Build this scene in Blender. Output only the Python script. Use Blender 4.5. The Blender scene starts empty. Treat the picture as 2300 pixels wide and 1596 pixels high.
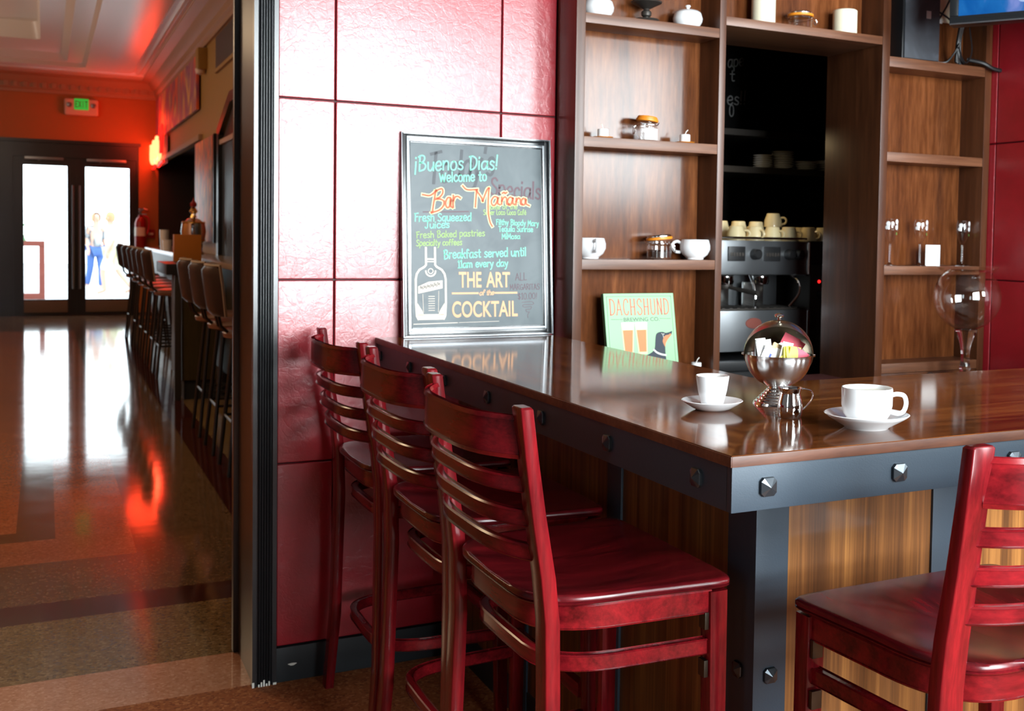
import bpy, bmesh, math, random
from mathutils import Vector, Matrix, Euler
random.seed(7)
PI = math.pi
sc = bpy.context.scene
COL = sc.collection

# ---------------------------------------------------------------- camera, world, light, exposure
cam_d = bpy.data.cameras.new('camera'); cam = bpy.data.objects.new('camera', cam_d); COL.objects.link(cam)
sc.camera = cam
cam_d.sensor_width = 36.0
cam_d.lens = 2481.474 / 2300 * 36.0
cam_d.shift_x = -273.02 / 2300
cam_d.shift_y = -161.88 / 2300
cam_d.clip_start = 0.05; cam_d.clip_end = 200
_r = Vector((0.88261205, -0.46977386, 0.0175638)); _u = Vector((0.00410841, 0.04506836, 0.99897546)); _f = Vector((0.47008413, 0.88163562, -0.0417079))
_m = Matrix((( _r.x, _u.x, -_f.x, -0.27856), (_r.y, _u.y, -_f.y, -3.4813), (_r.z, _u.z, -_f.z, 1.39), (0, 0, 0, 1)))
cam.matrix_world = _m
cam_d.dof.use_dof = True
cam_d.dof.focus_distance = 2.05
cam_d.dof.aperture_fstop = 8.5

w = bpy.data.worlds.new('world'); sc.world = w; w.use_nodes = True
bg = w.node_tree.nodes['Background']
bg.inputs[0].default_value = (0.86, 0.95, 1.0, 1); bg.inputs[1].default_value = 5.0

def area(name, loc, rot, sx, sy, power, col=(1, 1, 1), spread=PI):
    d = bpy.data.lights.new(name, 'AREA'); d.shape = 'RECTANGLE'; d.size = sx; d.size_y = sy
    d.energy = power; d.color = col; d.spread = spread
    o = bpy.data.objects.new(name, d); COL.objects.link(o); o.location = loc; o.rotation_euler = rot
    return o
def point(name, loc, power, col, r=0.05):
    d = bpy.data.lights.new(name, 'POINT'); d.energy = power; d.color = col; d.shadow_soft_size = r
    o = bpy.data.objects.new(name, d); COL.objects.link(o); o.location = loc
    return o
# daylight behind the window openings of the front wall (y = -5.3), facing +Y
WIN = [(0.45, 2.60, 0.80, 3.05), (3.55, 4.83, 1.68, 3.05)]
WIN_POWER = (310, 270)
for i, (a, b, c, d) in enumerate(WIN):
    area('daylight_front', ((a + b) / 2, -5.52, (c + d) / 2), (PI / 2, 0, 0), b - a + .2, d - c + .2, WIN_POWER[i] * (b - a), (0.93, 0.97, 1.0))
WSIDE = (-4.75, -3.55, 1.0, 2.6)   # unseen side window, added so the espresso machine catches light: y0, y1, z0, z1
area('side_fill', (5.86, -4.15, 1.8), (PI / 2, 0, PI / 2), 1.3, 1.7, 30, (0.93, 0.97, 1.0))  # added light, a bright reflection for the machine's steel front
WLEFT = (-4.9, -3.9, 1.0, 2.6)  # unseen left window, added for the fill below
area('left_fill', (-3.61, -4.4, 1.8), (PI / 2, 0, -PI / 2), 1.1, 1.7, 10, (0.86, 0.94, 1.0))  # added cool fill for the left-facing sides of bar and stools
# unseen fills added under the hall ceiling; a bar room downlight and a lamp in the kitchen behind
area('hall_fill', (-2.0, 9.5, 3.62), (0, 0, 0), 0.9, 2.6, 40, (1.0, 0.72, 0.42))
area('hall_fill', (-1.6, 3.6, 3.62), (0, 0, 0), 0.9, 1.6, 60, (1.0, 0.72, 0.42))
area('room_lamp', (0.8, -3.0, 3.3), (0, 0, 0), 1.6, 1.2, 3, (1.0, 0.85, 0.66))
area('hall_ceiling_fill', (-2.7, 9.0, 2.9), (PI, 0.5, 0), 0.5, 9.0, 70, (1.0, 0.86, 0.70))  # unseen uplight added to brighten the hall ceiling
area('kitchen_lamp', (2.33, 0.78, 1.86), (0, 0, 0), 0.34, 0.12, 2.4, (1.0, 0.75, 0.4))

sc.view_settings.view_transform = 'Standard'
try: sc.view_settings.look = 'None'
except Exception: pass
sc.view_settings.exposure = 0.0; sc.view_settings.gamma = 1.0; sc.view_settings.use_curve_mapping = False
sc.cycles.use_denoising = True
sc.cycles.max_bounces = 10; sc.cycles.transparent_max_bounces = 12; sc.cycles.transmission_bounces = 10
sc.cycles.caustics_reflective = False; sc.cycles.caustics_refractive = False
sc.cycles.sample_clamp_indirect = 6.0

# ---------------------------------------------------------------- materials
def new_mat(name):
    m = bpy.data.materials.new(name); m.use_nodes = True
    nt = m.node_tree; b = nt.nodes['Principled BSDF']
    return m, nt, b
def N(nt, t, **kw):
    n = nt.nodes.new(t)
    for k, v in kw.items():
        if k in n.inputs: n.inputs[k].default_value = v
        else: setattr(n, k, v)
    return n
def plain(name, col, rough=0.5, metal=0.0, emit=None, es=0.0, coat=0.0, spec=None, trans=0.0, ior=None, alpha=None):
    m, nt, b = new_mat(name)
    b.inputs['Base Color'].default_value = (*col, 1); b.inputs['Roughness'].default_value = rough; b.inputs['Metallic'].default_value = metal
    if emit: b.inputs['Emission Color'].default_value = (*emit, 1); b.inputs['Emission Strength'].default_value = es
    if coat: b.inputs['Coat Weight'].default_value = coat; b.inputs['Coat Roughness'].default_value = 0.06
    if spec is not None: b.inputs['Specular IOR Level'].default_value = spec
    if trans: b.inputs['Transmission Weight'].default_value = trans
    if ior: b.inputs['IOR'].default_value = ior
    return m
def ramp(nt, stops):
    r = nt.nodes.new('ShaderNodeValToRGB'); e = r.color_ramp.elements
    while len(e) < len(stops): e.new(0.5)
    for i, (p, c) in enumerate(stops): e[i].position = p; e[i].color = (*c, 1)
    return r
def coords(nt, scale, loc=(0, 0, 0), rot=(0, 0, 0), kind='Object'):
    tc = nt.nodes.new('ShaderNodeTexCoord'); mp = nt.nodes.new('ShaderNodeMapping')
    mp.inputs['Scale'].default_value = scale; mp.inputs['Location'].default_value = loc; mp.inputs['Rotation'].default_value = rot
    nt.links.new(tc.outputs[kind], mp.inputs['Vector'])
    return mp
def bump(nt, b, src, strength, dist=0.002):
    n = nt.nodes.new('ShaderNodeBump'); n.inputs['Strength'].default_value = strength; n.inputs['Distance'].default_value = dist
    nt.links.new(src, n.inputs['Height']); nt.links.new(n.outputs['Normal'], b.inputs['Normal'])
def wood(name, dark, mid, light, axis='Z', scale=9.0, rough=0.3, coat=0.0, stretch=0.09, figure=0.6, bumpy=0.05, coat_rough=0.05, spec=None):
    m, nt, b = new_mat(name)
    s = {'X': (stretch, 1, 1), 'Y': (1, stretch, 1), 'Z': (1, 1, stretch)}[axis]
    mp = coords(nt, tuple(scale * q for q in s))
    n1 = N(nt, 'ShaderNodeTexNoise', Scale=1.0, Detail=6.0, Roughness=0.62, Distortion=0.35)
    n2 = N(nt, 'ShaderNodeTexNoise', Scale=7.0, Detail=4.0, Roughness=0.6)
    nt.links.new(mp.outputs[0], n1.inputs['Vector']); nt.links.new(mp.outputs[0], n2.inputs['Vector'])
    mx = N(nt, 'ShaderNodeMix'); mx.data_type = 'FLOAT'; mx.inputs[0].default_value = 1 - figure
    nt.links.new(n1.outputs['Fac'], mx.inputs[2]); nt.links.new(n2.outputs['Fac'], mx.inputs[3])
    r = ramp(nt, [(0.32, dark), (0.5, mid), (0.68, light)])
    nt.links.new(mx.outputs[0], r.inputs[0]); nt.links.new(r.outputs[0], b.inputs['Base Color'])
    b.inputs['Roughness'].default_value = rough
    if coat: b.inputs['Coat Weight'].default_value = coat; b.inputs['Coat Roughness'].default_value = coat_rough
    if spec is not None: b.inputs['Specular IOR Level'].default_value = spec
    bump(nt, b, n2.outputs['Fac'], bumpy, 0.001)
    return m
def terrazzo(name, base, chip, chip2, rough=0.08):
    m, nt, b = new_mat(name)
    mp = coords(nt, (1, 1, 1))
    v = N(nt, 'ShaderNodeTexVoronoi', Scale=120.0); n = N(nt, 'ShaderNodeTexNoise', Scale=2.5, Detail=4.0)
    nt.links.new(mp.outputs[0], v.inputs['Vector']); nt.links.new(mp.outputs[0], n.inputs['Vector'])
    sep = nt.nodes.new('ShaderNodeSeparateColor'); nt.links.new(v.outputs['Color'], sep.inputs[0])
    r = ramp(nt, [(0.0, chip), (0.35, base), (0.7, base), (1.0, chip2)])
    nt.links.new(sep.outputs[0], r.inputs[0])
    mx = N(nt, 'ShaderNodeMix'); mx.data_type = 'RGBA'; mx.blend_type = 'MULTIPLY'; mx.inputs[0].default_value = 0.35
    r2 = ramp(nt, [(0.3, (0.6, 0.6, 0.6)), (0.7, (1.2, 1.2, 1.2))])
    nt.links.new(n.outputs['Fac'], r2.inputs[0]); nt.links.new(r.outputs[0], mx.inputs[6]); nt.links.new(r2.outputs[0], mx.inputs[7])
    nt.links.new(mx.outputs[2], b.inputs['Base Color'])
    n3 = N(nt, 'ShaderNodeTexNoise', Scale=6.0, Detail=2.0); nt.links.new(mp.outputs[0], n3.inputs['Vector'])
    mr = N(nt, 'ShaderNodeMapRange'); mr.inputs['To Min'].default_value = rough * 0.75; mr.inputs['To Max'].default_value = rough * 1.35
    nt.links.new(n3.outputs['Fac'], mr.inputs['Value']); nt.links.new(mr.outputs[0], b.inputs['Roughness'])
    bump(nt, b, n3.outputs['Fac'], 0.06, 0.004)
    return m
def leather(name, c1, c2, rough, bscale=38.0, bstr=0.25, spec=0.6):
    m, nt, b = new_mat(name)
    mp = coords(nt, (1, 1, 1))
    n1 = N(nt, 'ShaderNodeTexNoise', Scale=3.0, Detail=6.0, Roughness=0.7); n2 = N(nt, 'ShaderNodeTexNoise', Scale=bscale, Detail=8.0, Roughness=0.65, Distortion=1.2)
    v = N(nt, 'ShaderNodeTexVoronoi', Scale=26.0); v.feature = 'DISTANCE_TO_EDGE'
    n4 = N(nt, 'ShaderNodeTexNoise', Scale=9.0, Detail=3.0); vm = N(nt, 'ShaderNodeVectorMath'); vm.operation = 'MULTIPLY_ADD'; vm.inputs[1].default_value = (0.12, 0.12, 0.12)
    for n in (n1, n2, n4): nt.links.new(mp.outputs[0], n.inputs['Vector'])
    nt.links.new(n4.outputs['Color'], vm.inputs[0]); nt.links.new(mp.outputs[0], vm.inputs[2]); nt.links.new(vm.outputs[0], v.inputs['Vector'])
    r = ramp(nt, [(0.35, c1), (0.65, c2)]); nt.links.new(n1.outputs['Fac'], r.inputs[0]); nt.links.new(r.outputs[0], b.inputs['Base Color'])
    mr = N(nt, 'ShaderNodeMapRange'); mr.inputs['From Max'].default_value = 0.06; mr.inputs['To Min'].default_value = -0.8; mr.inputs['To Max'].default_value = 0.0
    nt.links.new(v.outputs['Distance'], mr.inputs['Value'])
    ad = N(nt, 'ShaderNodeMath'); ad.operation = 'MULTIPLY_ADD'; ad.inputs[1].default_value = 0.18
    nt.links.new(mr.outputs[0], ad.inputs[0]); nt.links.new(n2.outputs['Fac'], ad.inputs[2])
    b.inputs['Roughness'].default_value = rough; b.inputs['Specular IOR Level'].default_value = spec
    bump(nt, b, ad.outputs[0], bstr, 0.003)
    return m
def speckled_metal(name, col, rough, metal):
    m, nt, b = new_mat(name)
    mp = coords(nt, (1, 1, 1)); n = N(nt, 'ShaderNodeTexNoise', Scale=420.0, Detail=3.0); n2 = N(nt, 'ShaderNodeTexNoise', Scale=5.0, Detail=4.0)
    nt.links.new(mp.outputs[0], n.inputs['Vector']); nt.links.new(mp.outputs[0], n2.inputs['Vector'])
    b.inputs['Base Color'].default_value = (*col, 1); b.inputs['Metallic'].default_value = metal
    mr = N(nt, 'ShaderNodeMapRange'); mr.inputs['To Min'].default_value = rough - .06; mr.inputs['To Max'].default_value = rough + .06
    nt.links.new(n2.outputs['Fac'], mr.inputs['Value']); nt.links.new(mr.outputs[0], b.inputs['Roughness'])
    bump(nt, b, n.outputs['Fac'], 0.25, 0.0006)
    return m
def brushed(name, col, rough, aniso_axis='X'):
    m, nt, b = new_mat(name)
    s = {'X': (2, 160, 160), 'Y': (160, 2, 160), 'Z': (160, 160, 2)}[aniso_axis]
    mp = coords(nt, s); n = N(nt, 'ShaderNodeTexNoise', Scale=1.0, Detail=3.0); nt.links.new(mp.outputs[0], n.inputs['Vector'])
    b.inputs['Base Color'].default_value = (*col, 1); b.inputs['Metallic'].default_value = 1.0; b.inputs['Roughness'].default_value = rough
    bump(nt, b, n.outputs['Fac'], 0.06, 0.0005)
    return m
def glass_mat(name, tint=(1, 1, 1), rough=0.0):
    m, nt, b = new_mat(name)
    out = nt.nodes['Material Output']
    g = N(nt, 'ShaderNodeBsdfGlossy', Roughness=rough); g.inputs['Color'].default_value = (1, 1, 1, 1)
    t = N(nt, 'ShaderNodeBsdfTransparent'); t.inputs['Color'].default_value = (*tint, 1)
    lw = N(nt, 'ShaderNodeLayerWeight', Blend=0.5); pw = N(nt, 'ShaderNodeMath'); pw.operation = 'POWER'; pw.inputs[1].default_value = 4.0
    fr = N(nt, 'ShaderNodeMath'); fr.operation = 'MULTIPLY_ADD'; fr.inputs[1].default_value = 0.8; fr.inputs[2].default_value = 0.05; mx = N(nt, 'ShaderNodeMixShader')
    nt.links.new(lw.outputs['Facing'], pw.inputs[0]); nt.links.new(pw.outputs[0], fr.inputs[0]); nt.links.new(fr.outputs[0], mx.inputs[0]); nt.links.new(t.outputs[0], mx.inputs[1]); nt.links.new(g.outputs[0], mx.inputs[2])
    nt.links.new(mx.outputs[0], out.inputs['Surface']); nt.nodes.remove(b)
    return m
def swirl(name, cols, scale, rough=0.5, stretch=(1, 1, 1)):
    m, nt, b = new_mat(name)
    mp = coords(nt, tuple(scale * q for q in stretch)); n = N(nt, 'ShaderNodeTexNoise', Scale=1.0, Detail=2.0, Distortion=2.2)
    nt.links.new(mp.outputs[0], n.inputs['Vector'])
    r = ramp(nt, [(0.25 + 0.5 * i / (len(cols) - 1), c) for i, c in enumerate(cols)])
    nt.links.new(n.outputs['Fac'], r.inputs[0]); nt.links.new(r.outputs[0], b.inputs['Base Color']); b.inputs['Roughness'].default_value = rough
    return m

M = {}
M['red_leather'] = leather('red_leather', (0.30, 0.005, 0.014), (0.42, 0.008, 0.022), 0.29, bstr=0.30, spec=1.0)
M['red_joint'] = plain('red_joint', (0.06, 0.004, 0.006), 0.6)
M['stool'] = wood('stool_mahogany', (0.045, 0.0020, 0.0030), (0.14, 0.005, 0.008), (0.27, 0.009, 0.013), 'Z', 22, 0.20, 0.0, 0.12, 0.75, 0.03, 0.10, 0.32)
M['stool_flat'] = wood('stool_mahogany_seat', (0.022, 0.002, 0.003), (0.11, 0.005, 0.008), (0.21, 0.008, 0.012), 'X', 17, 0.22, 0.0, 0.2, 0.8, 0.03, 0.12, 0.40)
M['stool_rail'] = wood('stool_mahogany_rail', (0.045, 0.0020, 0.0030), (0.14, 0.005, 0.008), (0.26, 0.009, 0.013), 'Y', 22, 0.20, 0.0, 0.12, 0.75, 0.03, 0.10, 0.34)
M['stool_metal'] = plain('stool_bracket_steel', (0.08, 0.075, 0.06), 0.35, 1.0)
M['walnut_z'] = wood('walnut_upright', (0.032, 0.010, 0.005), (0.080, 0.026, 0.010), (0.145, 0.050, 0.020), 'Z', 9, 0.30, 0.0, 0.08, 0.65, 0.05, 0.18)
M['walnut_back'] = wood('walnut_back_panel', (0.042, 0.011, 0.004), (0.125, 0.038, 0.012), (0.245, 0.083, 0.027), 'Z', 9, 0.17, 0.0, 0.12, 0.6, 0.03, 0.16, 0.30)
M['walnut_x'] = wood('walnut_shelf', (0.060, 0.021, 0.010), (0.14, 0.054, 0.025), (0.25, 0.108, 0.054), 'X', 12, 0.34, 0.0, 0.06, 0.6, 0.05, 0.2)
M['counter'] = wood('counter_walnut', (0.020, 0.005, 0.001), (0.13, 0.036, 0.009), (0.32, 0.11, 0.026), 'Y', 8, 0.09, 0.0, 0.07, 0.5, 0.006, 0.03)
M['counter_arm'] = wood('counter_walnut_cross', (0.020, 0.005, 0.001), (0.14, 0.040, 0.010), (0.34, 0.12, 0.028), 'X', 8, 0.09, 0.0, 0.07, 0.5, 0.006, 0.03)
M['counter_edge'] = wood('counter_edge', (0.045, 0.013, 0.006), (0.10, 0.034, 0.016), (0.16, 0.06, 0.03), 'X', 14, 0.42, 0.0, 0.15, 0.6, 0.04)
M['zebra'] = wood('base_panel_veneer', (0.022, 0.007, 0.002), (0.15, 0.056, 0.013), (0.34, 0.145, 0.036), 'Z', 26, 0.36, 0.1, 0.018, 0.7, 0.03)
M['steel_black'] = speckled_metal('blackened_steel', (0.022, 0.038, 0.056), 0.44, 0.15)
M['bolt'] = plain('bolt_black', (0.06, 0.07, 0.08), 0.2, 0.7)
M['trim_black'] = plain('trim_black', (0.012, 0.013, 0.015), 0.28, 0.0, spec=0.7)
M['jamb_brown'] = wood('jamb_brown', (0.010, 0.005, 0.003), (0.02, 0.009, 0.005), (0.03, 0.013, 0.007), 'Z', 10, 0.3)
M['base_black'] = plain('baseboard_charcoal', (0.016, 0.021, 0.025), 0.5)
M['white_china'] = plain('white_porcelain', (0.86, 0.87, 0.88), 0.12, coat=0.3)
M['cream_china'] = plain('cream_porcelain', (0.70, 0.58, 0.34), 0.2, coat=0.2)
M['coffee'] = plain('coffee_crema', (0.45, 0.22, 0.07), 0.25)
M['chrome'] = plain('polished_steel', (0.80, 0.79, 0.77), 0.06, 1.0)
M['steel'] = brushed('brushed_steel', (0.62, 0.62, 0.60), 0.22)
M['steel_satin'] = brushed('satin_steel', (0.36, 0.38, 0.40), 0.34)
M['bowl_steel'] = plain('spun_steel', (0.86, 0.85, 0.84), 0.20, 1.0)
_nt = M['bowl_steel'].node_tree; _tn = N(_nt, 'ShaderNodeTangent'); _tn.direction_type = 'RADIAL'; _tn.axis = 'Z'
_pb = _nt.nodes['Principled BSDF']; _nt.links.new(_tn.outputs[0], _pb.inputs['Tangent']); _pb.inputs['Anisotropic'].default_value = 0.9; _pb.inputs['Anisotropic Rotation'].default_value = 0.25
M['steel_warm'] = brushed('brushed_steel_inside', (0.42, 0.36, 0.27), 0.26)
M['glass'] = glass_mat('clear_glass')
M['pane'] = glass_mat('window_glass', (0.97, 0.99, 0.99))
M['orange'] = plain('orange_rubber', (0.80, 0.26, 0.015), 0.45)
M['beans'] = plain('coffee_beans', (0.028, 0.012, 0.006), 0.35)
M['black'] = plain('black_plastic', (0.012, 0.012, 0.013), 0.35)
M['black_matte'] = plain('black_matte', (0.008, 0.008, 0.009), 0.7)
M['iron'] = plain('dark_iron', (0.05, 0.042, 0.036), 0.45, 0.5)
M['wax'] = plain('cream_wax', (0.86, 0.80, 0.60), 0.5)
M['white_wax'] = plain('white_wax', (0.88, 0.88, 0.86), 0.5)
M['wick'] = plain('wick', (0.75, 0.72, 0.66), 0.8)
M['paper_white'] = plain('white_paper', (0.90, 0.90, 0.88), 0.7)
M['paper_brown'] = plain('raw_sugar_paper', (0.62, 0.44, 0.24), 0.7)
M['paper_yellow'] = plain('yellow_paper', (0.85, 0.78, 0.12), 0.6)
M['paper_pink'] = plain('pink_paper', (0.80, 0.12, 0.17), 0.6)
M['ink_blue'] = plain('ink_blue', (0.08, 0.12, 0.35), 0.6)
M['green'] = plain('leaf_green_paint', (0.10, 0.42, 0.08), 0.5)
M['frame_black'] = plain('frame_black', (0.010, 0.012, 0.014), 0.22, spec=0.8)
M['frame_silver'] = plain('frame_silver', (0.30, 0.32, 0.34), 0.3, 0.9)
M['board'] = swirl('slate_board', [(0.075, 0.095, 0.105), (0.105, 0.13, 0.14), (0.13, 0.155, 0.165)], 5.0, 0.34); M['board'].node_tree.nodes['Principled BSDF'].inputs['Specular IOR Level'].default_value = 0.3
M['chalk_green'] = plain('chalk_mint', (0.27, 0.78, 0.56), 0.8)
M['chalk_lime'] = plain('chalk_lime', (0.42, 0.62, 0.22), 0.8)
M['chalk_yellow'] = plain('chalk_pale_yellow', (0.78, 0.80, 0.45), 0.8)
M['chalk_red'] = plain('chalk_coral', (0.72, 0.16, 0.09), 0.8)
M['ghost_grey'] = plain('old_chalk_grey', (0.045, 0.052, 0.062), 0.5)
M['ghost_plum'] = plain('old_chalk_plum', (0.10, 0.045, 0.062), 0.5)
M['print_peach'] = plain('print_peach', (0.85, 0.46, 0.25), 0.6)
M['print_cream'] = plain('print_cream', (0.86, 0.74, 0.62), 0.6)
M['sign_green'] = plain('sign_green', (0.33, 0.60, 0.33), 0.55)
M['sign_green_dark'] = plain('sign_line_green', (0.06, 0.16, 0.08), 0.6)
M['sign_red'] = plain('sign_red', (0.62, 0.14, 0.11), 0.6)
M['sign_grey'] = plain('sign_grey', (0.12, 0.13, 0.13), 0.6)
M['beer'] = plain('beer_coral', (0.78, 0.24, 0.09), 0.6)
M['beer_glass'] = plain('beer_glass_cream', (0.80, 0.76, 0.40), 0.6)
M['foam'] = plain('beer_foam', (0.88, 0.88, 0.78), 0.6)
M['dog_navy'] = plain('dog_navy', (0.022, 0.032, 0.048), 0.6)
M['dog_tan'] = plain('dog_tan', (0.58, 0.22, 0.09), 0.6)
M['sign_white'] = plain('sign_white', (0.85, 0.86, 0.78), 0.6)
M['tv_screen'] = None
M['t_room'] = terrazzo('terrazzo_rust', (0.30, 0.092, 0.030), (0.18, 0.048, 0.018), (0.44, 0.17, 0.065), 0.6); M['t_room'].node_tree.nodes['Principled BSDF'].inputs['Specular IOR Level'].default_value = 0.2
M['t_pink'] = terrazzo('terrazzo_pink', (0.52, 0.24, 0.13), (0.44, 0.19, 0.10), (0.62, 0.33, 0.20))
M['t_olive'] = terrazzo('terrazzo_olive', (0.19, 0.115, 0.045), (0.09, 0.055, 0.024), (0.30, 0.20, 0.095))
M['t_maroon'] = terrazzo('terrazzo_maroon', (0.045, 0.008, 0.006), (0.035, 0.006, 0.005), (0.06, 0.012, 0.010))
M['t_grey'] = terrazzo('terrazzo_brown', (0.13, 0.072, 0.035), (0.06, 0.034, 0.018), (0.20, 0.12, 0.065))
M['t_coral'] = terrazzo('terrazzo_coral', (0.34, 0.115, 0.05), (0.27, 0.085, 0.036), (0.44, 0.17, 0.08))
M['hall_orange'] = plain('hall_orange_plaster', (0.44, 0.155, 0.03), 0.6)
M['hall_ochre'] = plain('hall_ochre_plaster', (0.34, 0.19, 0.035), 0.6)
M['ceil'] = plain('ceiling_plaster', (0.72, 0.64, 0.56), 0.30, spec=0.8)
M['ceil_dark'] = plain('ceiling_groove', (0.10, 0.075, 0.05), 0.6)
M['cornice'] = plain('cornice_plaster', (0.40, 0.24, 0.14), 0.55)
M['room_white'] = plain('room_plaster', (0.17, 0.16, 0.16), 0.8)
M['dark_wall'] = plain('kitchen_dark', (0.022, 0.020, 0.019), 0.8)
M['stool_vinyl'] = plain('hall_stool_vinyl', (0.018, 0.018, 0.024), 0.35)
M['stool_pipe'] = plain('hall_stool_piping', (0.35, 0.30, 0.24), 0.5)
M['stool_seat'] = plain('hall_stool_seat', (0.17, 0.085, 0.06), 0.3)
M['bar_dark'] = wood('hall_bar_panel', (0.02, 0.014, 0.004), (0.04, 0.028, 0.008), (0.06, 0.04, 0.012), 'Z', 8, 0.4)
M['bar_top'] = plain('hall_bar_top', (0.34, 0.27, 0.22), 0.2)
M['orange_box'] = plain('orange_box', (0.50, 0.17, 0.02), 0.5)
M['ext_red'] = plain('extinguisher_red', (0.30, 0.012, 0.012), 0.3)
M['brass'] = plain('brass', (0.75, 0.45, 0.14), 0.2, 1.0)
M['mural'] = swirl('mural_paint', [(0.75, 0.36, 0.06), (0.80, 0.14, 0.05), (0.25, 0.08, 0.20), (0.80, 0.45, 0.12), (0.12, 0.09, 0.25)], 1.1, 0.5, (1, 1.2, 0.7))
M['art'] = swirl('art_paint', [(0.60, 0.17, 0.07), (0.70, 0.14, 0.06), (0.13, 0.14, 0.15), (0.85, 0.30, 0.06), (0.50, 0.12, 0.10)], 1.8, 0.45, (1, 2.4, 0.8))
M['exit_shell'] = plain('exit_sign_shell', (0.70, 0.52, 0.42), 0.4)
M['exit_green'] = plain('exit_green', (0.02, 0.35, 0.03), 0.5, emit=(0.05, 1.0, 0.10), es=0.35)
M['exit_dark'] = plain('exit_letters', (0.10, 0.25, 0.07), 0.5)
M['neon'] = plain('neon_tube', (1, 0.2, 0.1), 0.3, emit=(1.0, 0.075, 0.028), es=13.0)
M['neon_red'] = plain('neon_red_tube', (1, 0.05, 0.04), 0.3, emit=(1.0, 0.010, 0.006), es=2.2)
M['lamp_dot'] = plain('lamp_dot', (1, 0.7, 0.2), 0.3, emit=(1.0, 0.6, 0.10), es=3.0)
M['ground'] = plain('sidewalk', (0.55, 0.55, 0.56), 0.8)
M['planter'] = plain('planter_brown', (0.20, 0.045, 0.03), 0.6)
M['leaf'] = plain('plant_leaf', (0.05, 0.22, 0.04), 0.5)
M['skin'] = plain('skin', (0.62, 0.36, 0.27), 0.5)
M['hair'] = plain('hair', (0.40, 0.28, 0.14), 0.5)
M['jeans'] = plain('denim', (0.06, 0.13, 0.36), 0.8)
M['pale_cloth'] = plain('pale_cloth', (0.80, 0.78, 0.55), 0.8)
M['white_cloth'] = plain('white_cloth', (0.85, 0.85, 0.85), 0.8)
M['red_cloth'] = plain('red_cloth', (0.55, 0.02, 0.03), 0.7)
M['silver_mark'] = plain('silver_mark', (0.5, 0.5, 0.5), 0.5)

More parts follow.
